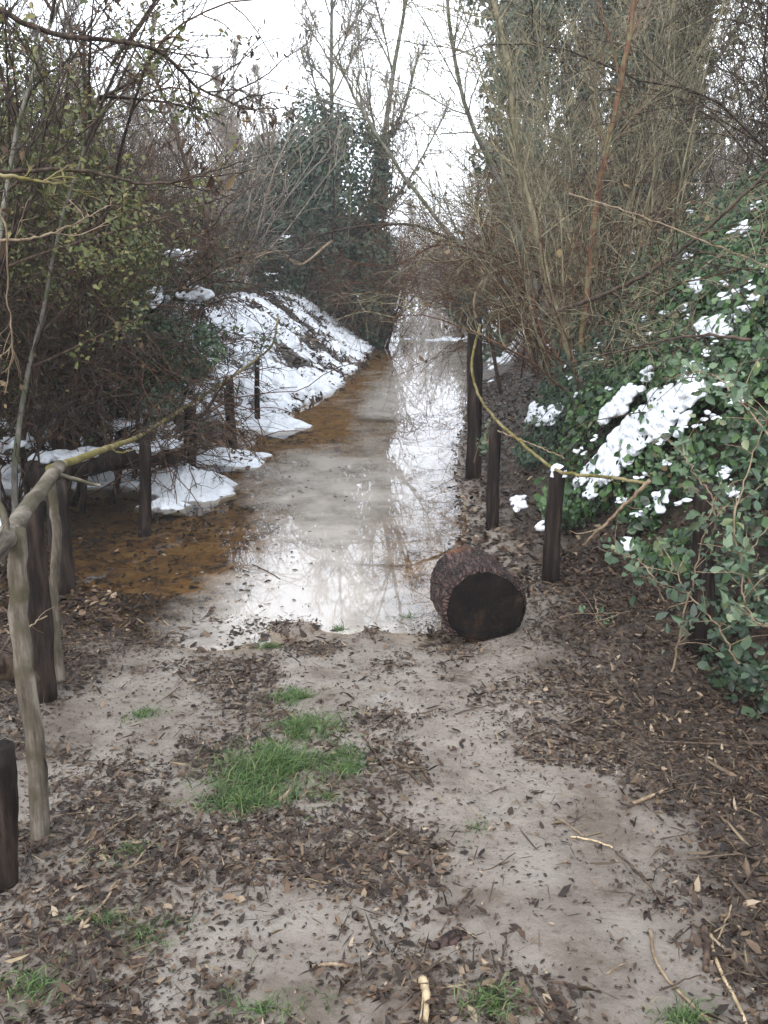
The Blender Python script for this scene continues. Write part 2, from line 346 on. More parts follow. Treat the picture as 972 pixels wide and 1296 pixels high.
# ------------------------------------------------------------------ plants: generators
def tree_meshes(rng, H, r0, lean, l1, l2, l3, twig_r, ivy_h=0, ivy_n=0, spread=.55, bare0=.25, m_tr='greybark', m_tw='fartree', ivy_size=.07, l4=0, ivy_r=.18, up=.10, mat_ivy='ivydark'):
    tr, cr, iv = MB(), MB(), MB()
    n0 = 12; D = np.array([[lean[0], lean[1], 1.]])
    p0 = grow(rng, [[0, 0, -.15]], D, [H], n0, .05, .05); r = taper(r0, r0*.12, n0+1); r[:, 0] *= 1.3
    tubes(tr, p0, r, 9)
    P, D1, t, _ = spawn(rng, p0, l1, bare0, .97, .35, .95)
    L = H*spread*(1.15-t)*rng.uniform(.6, 1.1, len(t)); p1 = grow(rng, P, D1, L, 7, .12, up)
    tubes(tr, p1, taper(r0*.45*(1.1-t), twig_r*1.4, 8), 5)
    P, D2, t2, b = spawn(rng, p1, l2, .15, 1, .4, 1.0)
    L2 = L[b]*.45*(1.2-t2)*rng.uniform(.5, 1.1, len(b)); p2 = grow(rng, P, D2, L2, 5, .16, up*.8)
    tubes(cr, p2, taper(np.full(len(b), twig_r*1.8), twig_r, 6), 3)
    P, D3, t3, b3 = spawn(rng, p2, l3, .1, 1, .4, 1.0)
    L3 = np.maximum(L2[b3]*.55, .25)*rng.uniform(.5, 1.1, len(b3)); p3 = grow(rng, P, D3, L3, 3, .18, up*.7)
    tubes(cr, p3, taper(np.full(len(b3), twig_r), twig_r*.6, 4), 3)
    if l4:
        P, D4, t4, b4 = spawn(rng, p3, l4, .1, 1, .4, 1.0)
        p4 = grow(rng, P, D4, L3[b4]*rng.uniform(.4, .9, len(b4)), 2, .15, .05)
        tubes(cr, p4, taper(np.full(len(b4), twig_r*.7), twig_r*.5, 3), 3)
    out = [('trunk', tr, m_tr), ('crown', cr, m_tw)]
    if ivy_n:
        src = np.concatenate([p0.reshape(-1, 3)]*6 + [p1[:, :5].reshape(-1, 3)])
        t = rng.uniform(0, 1, ivy_n); a = rng.uniform(0, 2*pi, ivy_n)
        k = rng.integers(0, len(p1), ivy_n); on = rng.random(ivy_n) < .5
        tt = t*n0*ivy_h; i = np.minimum(tt.astype(int), n0-1); f = (tt-i)[:, None]
        base = p0[0, i]*(1-f)+p0[0, i+1]*f
        s2 = rng.uniform(0, .6, ivy_n)*7; j = s2.astype(int); f2 = (s2-j)[:, None]
        br = p1[k, j]*(1-f2)+p1[k, j+1]*f2; on &= (br[:, 2] < H*ivy_h*1.05)
        base = np.where(on[:, None], br, base)
        rad = ivy_r*(.6+.9*fbm(base[:, 2]*1.5, a*.8, 3, 5))*np.where(on, .7, 1.)*rng.uniform(.4, 1.2, ivy_n)+r0*.5
        out_d = np.stack([np.cos(a), np.sin(a), rng.normal(0, .3, ivy_n)], -1)
        leaves(iv, rng, base+out_d*rad[:, None], out_d+rng.normal(0, .5, (ivy_n, 3))+[0, 0, .4], ivy_size, .85)
        out.append(('ivy', iv, mat_ivy))
    return out
def place(name, parts, loc, label, cat, group=None, rz=0, s=1):
    e = empty(name, loc, label, cat, group); e.rotation_euler = (0, 0, rz); e.scale = (s, s, s)
    for nm, mb, mm in parts:
        if mb.n: mb.build(nm, M[mm], e)
    return e
def shrub_parts(rng, Rr, H, stems, subs, tw, wander=.12, up=.02, droop=.25, r0=.012, spread=.6, leaf_n=0, leaf_s=.04, leaf_m='ivy', m_st='twig', m_tw='twig', lean=(0, 0), aspect=.65, levels=3, leaf_j=.05, tr=.003, hvar=.3, leaf_t=(0, 1), low=.15):
    st, cr, lf = MB(), MB(), MB()
    a = rng.uniform(0, 2*pi, stems); rad = Rr*np.sqrt(rng.random(stems))
    P = np.stack([np.cos(a)*rad, np.sin(a)*rad, np.full(stems, -.1)], -1)
    D = np.stack([np.cos(a)*spread*rng.random(stems)+lean[0], np.sin(a)*spread*rng.random(stems)+lean[1], np.ones(stems)], -1)
    L = H*rng.uniform(1-hvar, 1+hvar, stems); p0 = grow(rng, P, D, L, 10, wander, up, droop)
    rr = r0*rng.uniform(.5, 1.2, stems)
    tubes(st, p0, taper(rr, tr, 11), 5)
    P, D1, t, b = spawn(rng, p0, subs, low, 1, .3, 1.1)
    L1 = L[b]*.38*rng.uniform(.4, 1.1, len(b)); p1 = grow(rng, P, D1, L1, 6, wander*1.2, up, droop*.8)
    tubes(cr, p1, taper(np.minimum(rr[b]*.5, r0*.5), tr*.7, 7), 3)
    P, D2, t, b = spawn(rng, p1, tw, .1, 1, .3, 1.2)
    L2 = L1[b]*.45*rng.uniform(.4, 1.2, len(b)); p2 = grow(rng, P, D2, L2, 4, wander*1.5, up, droop*.5)
    tubes(cr, p2, taper(np.full(len(b), tr*.9), tr*.5, 5), 3)
    if levels > 3:
        P, D3, t, b = spawn(rng, p2, 3, .1, 1, .3, 1.2)
        p3 = grow(rng, P, D3, L2[b]*.6*rng.uniform(.4, 1.2, len(b)), 3, wander*1.6, up, droop*.4)
        tubes(cr, p3, taper(np.full(len(b), tr*.6), tr*.4, 4), 3)
    parts = [('stem', st, m_st), ('crown', cr, m_tw)]
    if leaf_n:
        allp = p2.reshape(-1, 3); zz = allp[:, 2]/max(H, .1)
        ok = np.where((zz >= leaf_t[0]) & (zz <= leaf_t[1]))[0]
        cl = fbm(allp[ok, 0]*2+7, allp[ok, 2]*2+allp[ok, 1], 3, 9); w_ = np.clip(cl-.38, .01, 1)**1.5; w_ /= w_.sum()
        k = ok[rng.choice(len(ok), leaf_n, p=w_)]
        N = rng.normal(0, .6, (leaf_n, 3))+[0, -.3, .8]
        leaves(lf, rng, allp[k]+rng.normal(0, leaf_j, (leaf_n, 3)), N, leaf_s, aspect)
        parts.append(('foliage', lf, leaf_m))
    return parts
def shrub(name, seed, loc, label, cat, group=None, **k):
    return place(name, shrub_parts(np.random.default_rng(seed), **k), loc, label, cat, group)
def gz(x, y): return (x, y, float(height(x, y)))

# ivy mound: leaves over a bumpy surface lying on the bank
def canopy(x, y):        # top of the ivy on the right bank
    return height(x, y, False)+.16+.30*fbm(np.asarray(x)*1.4, np.asarray(y)*1.4, 3, 61)*sst(-.1, .6, x-np.interp(y, YF, XF))
def ivy_mound(seed, cx, cy, rx, ry, label, n=5200, size=.038, m='ivy', group='ivy clumps covering the right bank', extra=0.):
    n = int(n*1.7); rng = np.random.default_rng(seed); e = empty('ivy_clump', gz(cx, cy), label, 'ivy', group); o = np.array(gz(cx, cy))
    a = rng.uniform(0, 2*pi, n); r = np.sqrt(rng.random(n)); x = cx+np.cos(a)*r*rx; y = cy+np.sin(a)*r*ry
    dome = extra*(1-r**2)
    z = canopy(x, y)+dome; e_ = .05
    nx = -(canopy(x+e_, y)-canopy(x-e_, y))/(2*e_); ny = -(canopy(x, y+e_)-canopy(x, y-e_))/(2*e_)
    N = nrm(np.stack([nx, ny, np.ones(n)], -1)); dep = rng.exponential(.055, n)
    hole = fbm(x*3.5, y*3.5+z*3, 3, seed) ; dep = dep+np.clip(hole-.55, 0, 1)*1.2
    P = np.stack([x, y, z], -1)-N*dep[:, None]+N*(rng.normal(0, .025, n)+(rng.random(n) < .14)*rng.uniform(.03, .08, n))[:, None]
    lf = MB(); leaves(lf, rng, P-o, N+rng.normal(0, .45, (n, 3))+[-.25, -.35, 0], size, .75, .3, .2, .45)
    st = MB(); k = 60; i = rng.integers(0, n, k)
    p = grow(rng, P[i]-o-N[i]*.12, nrm(rng.normal(0, 1, (k, 3))+[-.3, -.3, .2]), rng.uniform(.3, .9, k), 8, .2, 0, .25)
    tubes(st, p, taper(np.full(k, .004), .002, 9), 4)
    k = 260; i = rng.integers(0, n, k)
    p = grow(rng, P[i]-o-N[i]*.15, N[i]*.2+rng.normal(0, .7, (k, 3)), rng.uniform(.15, .5, k), 5, .25, 0, .2); tubes(st, p, taper(np.full(k, .003), .0015, 6), 3)
    st.build('stem', M['twig'], e); lf.build('foliage', M[m], e); return e

# ------------------------------------------------------------------ right bank: ivy
for args in [
    (101, 2.15, 3.45, .7, .8, 'dark ivy clump overhanging the rightmost dark fence post', 3600),
    (102, 2.0, 4.5, .7, .75, 'ivy clump right below the long white snow patch on the bank', 5200),
    (103, 2.9, 4.6, .8, 1.0, 'high ivy clump at the right edge, above the snow patch', 5000),
    (104, 1.75, 5.5, .7, .8, 'ivy clump around the upper end of the long snow patch', 5200),
    (105, 2.7, 6.3, .9, 1.1, 'bright green ivy clump on the bank crest with small snow spots', 5600),
    (106, 1.75, 6.9, .65, .9, 'dark ivy clump behind the leaning rust coloured sapling', 4600),
    (107, 3.6, 5.6, .8, 1.2, 'ivy clump with scattered snow under the tangled bare twigs at far right', 4200),
    (108, 2.6, 8.2, 1.0, 1.2, 'ivy clump on the bank beneath the slim ivy clad trunks', 4200),
]: ivy_mound(*args, m='ivydark' if args[0] in (101, 106) else 'ivy')

# ------------------------------------------------------------------ right side shrubs and saplings
hz = dict(wander=.10, up=.03, droop=.10, r0=.0085, spread=.75, m_st='olive', m_tw='olive', tr=.0028)
for k, (x, y, lean, H, ns, lab) in enumerate([
    (1.75, 7.4, (-.06, 0), 4.2, 12, 'olive multi-stemmed hazel nearest the flooded path, behind the tall dark post'),
    (2.3, 8.6, (.0, 0), 4.8, 16, 'dense olive hazel of upright rods left of the rust sapling'),
    (2.7, 11.0, (-.05, 0), 5.2, 16, 'olive hazel overhanging the right shore beyond the tall post'),
    (3.1, 9.6, (.08, 0), 5.0, 14, 'pale olive hazel rods behind the rust coloured sapling'),
    (3.1, 12.5, (.0, 0), 6.5, 16, 'tall olive hazel before the ivy clad tree trunks'),
]):
    shrub('hazel_shrub', 200+k, gz(x, y), lab, 'shrub', 'hazel shrubs on the right bank', Rr=.5, H=H*.88, stems=int(ns*.85), subs=12, tw=6, lean=lean, **hz)
for k, (x, y, H, lab) in enumerate([
    (1.8, 6.5, 1.6, 'low brown twiggy bush behind the second right post'),
    (1.75, 8.3, 1.8, 'brown twig bush around the tall dark right post'),
    (2.2, 10.2, 2.2, 'reddish brown brush drooping to the right shore'),
    (2.4, 13.0, 2.4, 'brown brush farther along the right shore with snow under it'),
    (3.0, 17.0, 2.8, 'brown brush closing over the right side of the distant path'),
    (3.9, 24.0, 3.4, 'hazy brown brush at the right of the path end'),
]):
    shrub('twig_bush', 220+k, gz(x, y), lab, 'bush', 'brown twig bushes on the right bank', Rr=.5+.02*y, H=H, stems=34, subs=9, tw=6, wander=.13, up=.0, droop=.22, r0=.008, spread=1.1,
          m_st='twig_red', m_tw='twig_red' if k % 2 else 'olive', tr=.0028*(1+max(0, y-10)*.06), leaf_n=500, leaf_s=.035, leaf_m='deadleaf')
for k, (x, y, H) in enumerate([(3.9, 7.4, 2.6), (4.7, 8.8, 3.0), (5.6, 7.6, 2.6), (4.6, 11., 3.4), (6.4, 10.5, 3.4)]):
    shrub('bramble_tangle', 240+k, gz(x, y), ['tangled bare brown twigs above the ivy at the right edge', 'wide bare bramble arching behind the ivy crest', 'bare bramble tangle farthest to the right',
        'brown bramble behind the slim ivy clad trunks', 'hazy bramble against the white sky at right'][k], 'bramble', 'bare brambles above the right bank',
        Rr=.8, H=H, stems=30, subs=10, tw=6, wander=.14, up=.02, droop=.2, r0=.010, spread=1.1, m_st='twig', m_tw='twig', tr=.0035)

def poly_stem(pts, r0, r1, sides=8, rng=None, wob=.012, n=28):
    pts = np.array(pts, float); t = np.linspace(0, len(pts)-1, n); i = np.minimum(t.astype(int), len(pts)-2)
    # Catmull-Rom
    pp = np.concatenate([[2*pts[0]-pts[1]], pts, [2*pts[-1]-pts[-2]]]); f = (t-i)[:, None]
    a, b, c, d = pp[i], pp[i+1], pp[i+2], pp[i+3]
    p = .5*((2*b)+(c-a)*f+(2*a-5*b+4*c-d)*f*f+(3*b-3*c+d-a)*f**3)
    if rng is not None: p = p+rng.normal(0, wob*.45, p.shape)*np.linspace(0, 1, n)[:, None]**.1
    r = r0+(r1-r0)*np.linspace(0, 1, n)
    if rng is not None: r = r*(1+np.convolve(rng.normal(0, .035, n+4), np.ones(5)/5, 'valid'))
    return p[None], r[None]
def sapling(seed, pts, r0, r1, label, m='rust', group=None, subs=16, sub_l=.9, tw=5, name='sapling', up=.04):
    rng = np.random.default_rng(seed); o = np.array(pts[0]); pts = np.array(pts)-o
    e = empty(name, o, label, 'sapling', group)
    p, r = poly_stem(pts, r0, r1, 9, rng); t_ = MB(); tubes(t_, p, r, 9); t_.build('trunk', M[m], e)
    c = MB(); P, D, t, b = spawn(rng, p, subs, .25, 1, .5, 1.0); L = sub_l*rng.uniform(.4, 1.2, len(b))
    p1 = grow(rng, P, D, L, 7, .12, up); tubes(c, p1, taper(np.full(len(b), r0*.22), .003, 8), 5)
    P, D, t, b = spawn(rng, p1, tw, .1, 1, .4, 1.1); p2 = grow(rng, P, D, L[b]*.45, 4, .15, up); tubes(c, p2, taper(np.full(len(b), .003), .0018, 5), 3)
    c.build('crown', M[m], e); return e
b0 = at(735, 500, 7.0); b0[2] = float(height(b0[0], 7.0))-.05
sapling(301, [b0, at(740, 400, 7.0), at(756, 260, 7.0), at(782, 120, 7.0), at(803, 0, 7.0), at(818, -120, 7.0)], .029, .016, 'straight rust coloured sapling rising from the ivy on the right bank', subs=14)
grp = 'leaning stems over the path'
def base_at(u, d): p = at(u, 400, d); p[2] = float(height(p[0], d))-.1; return p
sapling(302, [base_at(720, 8), at(690, 400, 8), at(640, 250, 7.8), at(585, 120, 7.6), at(560, -60, 7.4)], .03, .012, 'dark slender stem leaning left to the top of the gap of sky', 'greybark', grp, 16, 1.1)
sapling(303, [base_at(700, 9.5), at(640, 360, 9.5), at(560, 285, 9.5), at(470, 160, 9.5), at(425, 70, 9.5)], .035, .010, 'long bent stem leaning far left across the path and the sky gap', 'greybark', grp, 18, 1.1)
sapling(304, [base_at(745, 7), at(700, 380, 7), at(668, 250, 7), at(655, 200, 7), at(640, 60, 7), at(600, -60, 7)], .03, .014, 'grey green stem curving up beside the rust sapling', 'olive', grp, 16, 1.0)
sapling(305, [base_at(640, 12), at(600, 340, 12), at(540, 290, 12), at(470, 285, 12), at(400, 300, 11.8), at(350, 340, 11.6)], .028, .008, 'thin arching branch bowing low over the flooded path toward the snow bank', 'twig', grp, 22, .8)

# slim ivy clad trunks and the big ivy trees, right
T = [
    # name, seed, (u,d), H, r0, lean, l1,l2,l3, twig_r, ivy_h, ivy_n, ivy_r, label
    ('ivy_clad_tree', 401, 795, 13.5, 8.5, .09, (-.03, 0), 14, 9, 5, .008, .75, 5000, .16, 'slim tree with ivy clad trunk, the left one of the two above the right bank'),
    ('ivy_clad_tree', 402, 850, 15.0, 9.0, .10, (-.06, 0), 16, 9, 5, .008, .8, 6000, .20, 'crooked ivy clad trunk, the right one of the two above the right bank'),
    ('ivy_clad_tree', 403, 640, 17.0, 11.0, .17, (.0, 0), 18, 10, 6, .009, .95, 16000, .50, 'tall ivy smothered tree at the right border of the sky gap'),
    ('ivy_clad_tree', 404, 700, 20.0, 12.5, .19, (.02, 0), 20, 9, 5, .009, .85, 8000, .42, 'tall dark ivy tree behind the hazel rods'),
    ('ivy_clad_tree', 405, 800, 23.0, 12.0, .18, (.06, 0), 22, 10, 6, .010, .9, 13000, .55, 'broad greyish ivy tree whose crown reaches the sky at upper right'),
    ('ivy_clad_tree', 406, 470, 23.0, 11.5, .10, (.0, 0), 16, 10, 6, .009, .42, 2600, .12, 'forked ivy clad tree rising behind the dark ivy bush, left of the sky gap'),
    ('ivy_clad_tree', 407, 428, 25.0, 11.0, .10, (-.04, 0), 18, 10, 6, .009, .45, 2500, .14, 'bare topped tree just left of the forked ivy clad tree'),
]
for (nm, sd, u, d, H, r0, lean, l1, l2, l3, tw, ih, inn, ir, lab) in T:
    p = at(u, 380, d); rng = np.random.default_rng(sd)
    place(nm, tree_meshes(rng, H, r0, lean, l1, l2, l3, tw, ih, inn, ivy_r=ir, ivy_size=.06+.002*d, l4=2, spread=.38), gz(p[0], d), lab, 'tree', 'ivy clad trees')

# far hazy bare trees: four shapes copied
protos = []
for k in range(4):
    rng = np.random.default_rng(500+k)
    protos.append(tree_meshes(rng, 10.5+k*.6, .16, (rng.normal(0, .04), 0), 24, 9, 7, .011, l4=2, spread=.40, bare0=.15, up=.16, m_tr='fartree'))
first = {}
def far_tree(k, x, y, s, rz, lab):
    if k not in first:
        first[k] = place('bare_tree', protos[k], gz(x, y), lab, 'tree', 'hazy bare trees in the distance', rz, s)
    else:
        c = copy_tree(first[k]); c.location = gz(x, y); c.rotation_euler = (0, 0, rz); c.scale = (s, s, s); c['label'] = lab
rng = np.random.default_rng(77)
lab_l = 'bare grey tree in the pale hazy row behind the left thicket'
lab_r = 'bare brownish tree in the haze behind the right bank'
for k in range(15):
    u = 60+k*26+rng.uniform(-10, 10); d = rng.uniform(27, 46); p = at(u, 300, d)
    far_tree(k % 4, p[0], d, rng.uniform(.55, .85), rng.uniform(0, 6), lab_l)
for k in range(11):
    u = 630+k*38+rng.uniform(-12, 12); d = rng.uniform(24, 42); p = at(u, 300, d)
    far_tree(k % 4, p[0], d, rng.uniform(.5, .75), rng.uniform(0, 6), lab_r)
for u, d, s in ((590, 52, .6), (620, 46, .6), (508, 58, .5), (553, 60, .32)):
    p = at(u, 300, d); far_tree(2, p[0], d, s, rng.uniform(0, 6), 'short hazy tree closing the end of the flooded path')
for k, (u, d) in enumerate([(190, 18), (270, 24), (200, 24), (320, 34), (560, 40), (590, 34), (530, 48), (120, 20), (40, 17), (700, 30), (780, 26), (880, 24), (950, 20)]):
    p = at(u, 330, d)
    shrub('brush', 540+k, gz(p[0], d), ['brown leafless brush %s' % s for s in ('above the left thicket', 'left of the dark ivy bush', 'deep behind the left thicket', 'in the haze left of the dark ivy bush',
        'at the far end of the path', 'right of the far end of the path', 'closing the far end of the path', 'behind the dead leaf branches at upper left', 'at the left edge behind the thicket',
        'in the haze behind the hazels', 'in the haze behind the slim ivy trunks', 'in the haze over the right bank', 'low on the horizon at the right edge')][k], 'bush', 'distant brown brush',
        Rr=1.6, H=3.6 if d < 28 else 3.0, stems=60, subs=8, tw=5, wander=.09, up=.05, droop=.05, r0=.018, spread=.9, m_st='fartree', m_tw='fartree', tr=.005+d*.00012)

# ------------------------------------------------------------------ dark ivy bush at the middle
def leaf_mass(rng, lf, c, rad, n, size, droop=.3, seed=3):
    d = nrm(rng.normal(size=(n, 3))); a = np.arctan2(d[:, 1], d[:, 0])
    bump_ = .62+.55*fbm(a*1.6+c[0], d[:, 2]*3+c[2], 4, seed)
    r = bump_*(1-rng.exponential(.10, n)).clip(.3, 1.05)
    P = np.array(c)+d*np.array(rad)*r[:, None]
    A = np.array([0, 0, -1.])+rng.normal(0, .5, (n, 3))
    leaves(lf, rng, P, d+rng.normal(0, .45, (n, 3))+[0, 0, .3], size, .8, A=A)
def ivy_bush(seed, loc, blobs, label, n=9000, size=.09, m='ivydark', name='ivy_bush', k=26):
    rng = np.random.default_rng(seed); e = empty(name, loc, label, 'bush', 'big ivy bushes'); lf = MB()
    tot = sum(b[3]*b[4] for b in blobs)
    for (x, y, z, rx, rz_) in blobs: leaf_mass(rng, lf, (x, y, z), (rx, rx*.9, rz_), int(n*rx*rz_/tot), size, seed=seed)
    lf.build('foliage', M[m], e)
    st = MB(); a = rng.uniform(0, 2*pi, k); R_ = max(b[3] for b in blobs)*.6
    P = np.stack([np.cos(a)*R_*rng.random(k), np.sin(a)*R_*rng.random(k), np.full(k, -.2)], -1)
    H = max(b[2]+b[4] for b in blobs)
    p = grow(rng, P, np.stack([np.cos(a)*.4, np.sin(a)*.4, np.ones(k)], -1), rng.uniform(.7, 1.15, k)*H, 12, .08, .02, .08)
    tubes(st, p, taper(np.full(k, .03), .008, 13), 5)
    P, D, t, b = spawn(rng, p, 12, .1, 1, .4, 1.2); p1 = grow(rng, P, D, rng.uniform(.4, 1.0, len(b)), 6, .16, 0, .15)
    st.build('stem', M['twig'], e); cr = MB(); tubes(cr, p1, taper(np.full(len(b), .009), .005, 7), 3)
    P, D, t, b = spawn(rng, p1, 4, .1, 1, .4, 1.2); p2 = grow(rng, P, D, rng.uniform(.2, .7, len(b)), 4, .2, 0, .3); tubes(cr, p2, taper(np.full(len(b), .005), .004, 5), 3)
    cr.build('crown', M['twig_red'], e); return e
p = at(425, 385, 22); q_ = gz(p[0], 22)
ivy_bush(601, q_, [(-.4, 0, 1.2, 1.9, 1.8), (-1.3, .2, 2.6, 1.3, 1.7), (.1, 0, 2.9, 1.5, 1.9), (.8, .1, 1.1, 1.0, 1.4), (-1.3, 0, 1.0, .9, 1.3), (-.4, 0, 4.1, .9, 1.1)], 'large dark ivy bush standing behind the snow bank', 52000, .075)
ivy_bush(605, gz(-2.95, 7.1), [(0, 0, 2.9, .9, .9), (.3, .2, 2.1, .9, .8), (-.4, 0, 1.2, .8, .8)], 'olive green leafy bush filling the upper left edge', 15000, .036, 'olivleaf', k=10)
ivy_bush(606, gz(-2.5, 7.9), [(0, 0, 1.45, .65, .42), (.6, .3, 1.25, .42, .36), (-.75, 0, 1.55, .6, .5), (.25, .1, .85, .35, .45)], 'green leafy bush in the middle of the left thicket above the farther fence posts', 16000, .034, 'bigleaf', k=8)
ivy_bush(607, gz(-3.3, 8.4), [(0, 0, 1.5, .7, .6), (-.6, .2, 1.1, .6, .6)], 'dark leafy bush behind the second left fence post', 6500, .042, 'ivy', k=8)
p = at(470, 395, 20.5); ivy_bush(602, gz(p[0], 20.5), [(0, 0, .9, .55, 1.1), (.1, 0, 1.9, .5, .8)], 'narrow dark leafy bush at the bend of the flooded path', 5000, .08)
p = at(560, 395, 27); ivy_bush(603, (p[0]+.9, 27, float(height(p[0]+.9, 27))), [(0, 0, .7, .9, .9), (.8, 0, 1.0, .9, 1.1)], 'low dark bush with snow specks right of the far path', 5000, .10)
p = at(705, 300, 15); ivy_bush(604, gz(p[0]+.6, 15), [(0, 0, 1.0, 1.0, 1.2)], 'dark rounded bush half hidden behind the hazel rods', 4000, .08)

# ------------------------------------------------------------------ left thicket
Lf = [
    (-40, 6.4, .5, 1.9, 30, .22, 'deadleaf', 2500, .035, 'nearest bramble thicket at the left edge above the brown water'),
    (70, 8.6, .5, 1.8, 20, .22, 'ivy', 8000, .042, 'brown bramble thicket with green leaves behind the second left fence post'),
    (120, 10.2, .4, 1.6, 18, .22, 'ivy', 9000, .045, 'leafy bramble thicket with snow spots behind the farther left fence posts'),
    (205, 12.2, .35, 1.1, 18, .24, 'ivy', 5000, .048, 'low green and brown bramble at the lower edge of the snow bank'),
    (0, 10.0, .8, 2.9, 40, .16, 'olivleaf', 5000, .045, 'tall brown thicket farther back at the left edge'),
    (80, 12., .7, 2.2, 40, .16, 'deadleaf', 2200, .045, 'tall thicket with withered leaves in the middle of the left side'),
    (140, 14., .7, 1.9, 34, .16, 'olivleaf', 5200, .055, 'thicket below the hazy trees, left of the dark ivy bush'),
    (215, 17., .6, 1.7, 26, .16, 'olivleaf', 2400, .055, 'thicket with green leaves bordering the top of the snow bank'),
]
for k, (u, d, Rr, H, ns, dr, lm, ln, ls, lab) in enumerate(Lf):
    p = at(u, 400, d)
    shrub('bramble_thicket', 700+k, gz(p[0], d), lab, 'thicket', 'bramble thickets along the left side', Rr=Rr, H=H, stems=int(ns*1.25), subs=12, tw=6, wander=.14, up=.02, droop=dr, r0=.011, spread=.62,
          m_st='twig', m_tw='twig', low=.42, tr=.003+.00015*d, leaf_n=ln, leaf_s=ls, leaf_m=lm, levels=4, leaf_t=(.25, 1.3))
# overhanging small trees, upper left
def small_tree(seed, loc, H, lean, leaf_m, leaf_n, leaf_s, label, stems=5, wander=.07, droop=.08, hvar=.2, leaf_t=(.3, 2)):
    return shrub('small_tree', seed, loc, label, 'small tree', 'small trees leaning over the left side', Rr=.25, H=H, stems=stems, subs=16, tw=8, wander=wander, up=.03, droop=droop, r0=.03, spread=.4,
          m_st='greybark', m_tw='twig', tr=.004, leaf_n=leaf_n, leaf_s=leaf_s, leaf_m=leaf_m, lean=lean, leaf_j=.04, levels=4, low=.38, hvar=hvar, leaf_t=leaf_t)
small_tree(801, gz(-2.75, 5.6), 4.2, (-.05, 0), 'olivleaf', 17000, .034, 'green leaved small tree filling the upper left corner', 7)
small_tree(802, gz(-3.1, 7.6), 2.5, (.05, 0), 'deadleaf', 5000, .035, 'small tree with clusters of withered brown leaves at upper left', 4, .1, .12)
small_tree(803, gz(-3.6, 9.8), 2.0, (.05, 0), 'ivy', 8000, .045, 'leafy small tree behind the brown thicket on the left', 6, .1, .12)

def limb(seed, pts, r0, r1, label, m='twig', subs=14, sub_l=.5, dead=0, name='overhanging_branch', group='bare branches over the left thicket', ls=.05, tw=4):
    rng = np.random.default_rng(seed); o = np.array(pts[0]); pts = np.array(pts)-o
    e = empty(name, o, label, 'branch', group)
    p, r = poly_stem(pts, r0, r1, 8, rng, .008); c = MB(); tubes(c, p, r, 7, cap=True); P, D, t, b = spawn(rng, p, subs, .1, 1, .4, 1.1); L = sub_l*rng.uniform(.4, 1.2, len(b))
    p1 = grow(rng, P, D, L, 6, .16, .0); tubes(c, p1, taper(np.full(len(b), r0*.3), .0018, 7), 4)
    P, D, t, b = spawn(rng, p1, tw, .1, 1, .4, 1.1); p2 = grow(rng, P, D, L[b]*.45, 4, .18, 0); tubes(c, p2, taper(np.full(len(b), .0022), .0012, 5), 3)
    c.build('bough', M[m], e)
    if dead:
        lf = MB(); pp = p2.reshape(-1, 3); k = rng.integers(0, len(pp), dead)
        leaves(lf, rng, pp[k]+rng.normal(0, .015, (dead, 3))-[0, 0, .02], rng.normal(0, 1, (dead, 3))+[0, -.5, 0], ls, .5, .5, .4, A=np.array([0, 0, -1.])+rng.normal(0, .4, (dead, 3)))
        lf.build('foliage', M['deadleaf'], e)
    return e
limb(811, [at(-60, -20, 4.0), at(60, 40, 4.1), at(190, 60, 4.3), at(250, 110, 4.5), at(320, 140, 4.6)], .014, .004, 'dark branch hung with withered leaves across the white sky at upper left', dead=330, sub_l=.55, subs=26, ls=.028)
limb(812, [at(-60, 200, 3.8), at(0, 218, 3.8), at(90, 215, 3.9), at(190, 232, 4.0), at(250, 222, 4.1), at(312, 203, 4.2)], .011, .003, 'long thin nearly level branch ending before the hazy trees', subs=10, sub_l=.3, dead=30)
limb(813, [at(-60, 235, 3.6), at(0, 222, 3.6), at(50, 230, 3.7), at(90, 236, 3.8)], .012, .004, 'short mossy branch end entering from the left edge', 'moss', 6, .2)
limb(814, [at(250, 330, 9), at(262, 275, 9), at(245, 240, 9), at(218, 150, 9), at(190, 85, 9)], .035, .012, 'crooked dark dead stem standing before the white sky at left', 'stick', 14, .9)
limb(815, [at(-40, 305, 3.4), at(30, 303, 3.4), at(80, 290, 3.5), at(115, 272, 3.6)], .007, .002, 'thin tan twig crossing the left thicket', 'tan_stick', 5, .2)
limb(816, [at(-10, 240, 3.2), at(8, 300, 3.2), at(10, 380, 3.2), at(15, 440, 3.2), at(6, 500, 3.2)], .004, .0015, 'pale hanging tendril down the left edge', 'tan_stick', 5, .2)
limb(817, [at(420, 305, 15), at(380, 335, 14), at(350, 318, 13.4), at(305, 335, 12.6), at(270, 345, 12)], .022, .006, 'pale bent branch in front of the dark ivy bush', 'tan_stick', 8, .5)
limb(818, [at(720, 245, 6), at(800, 270, 5.6), at(880, 300, 5.2), at(990, 345, 4.8)], .006, .004, 'tan bare branch crossing above the ivy at right', 'tan_stick', 8, .5, group='bare branches over the right bank')
limb(819, [at(690, 400, 6.5), at(760, 375, 6.2), at(830, 340, 6.0), at(900, 285, 5.8), at(1000, 190, 5.6)], .018, .010, 'dark arching branch over the crest of the ivy bank', 'stick', 14, .7, group='bare branches over the right bank')
limb(820, [at(700, 360, 9), at(640, 330, 8.4), at(560, 310, 8), at(500, 335, 7.8), at(440, 330, 7.6)], .012, .003, 'wiry brown branch reaching left over the water', 'twig_red', 22, .6, group='bare branches over the path')
limb(821, [at(950, 430, 4.2), at(880, 425, 4.4), at(800, 440, 4.7), at(740, 455, 5.0)], .009, .004, 'thin dark branch lying across the ivy above the snow patch', 'stick', 8, .3, group='bare branches over the right bank')

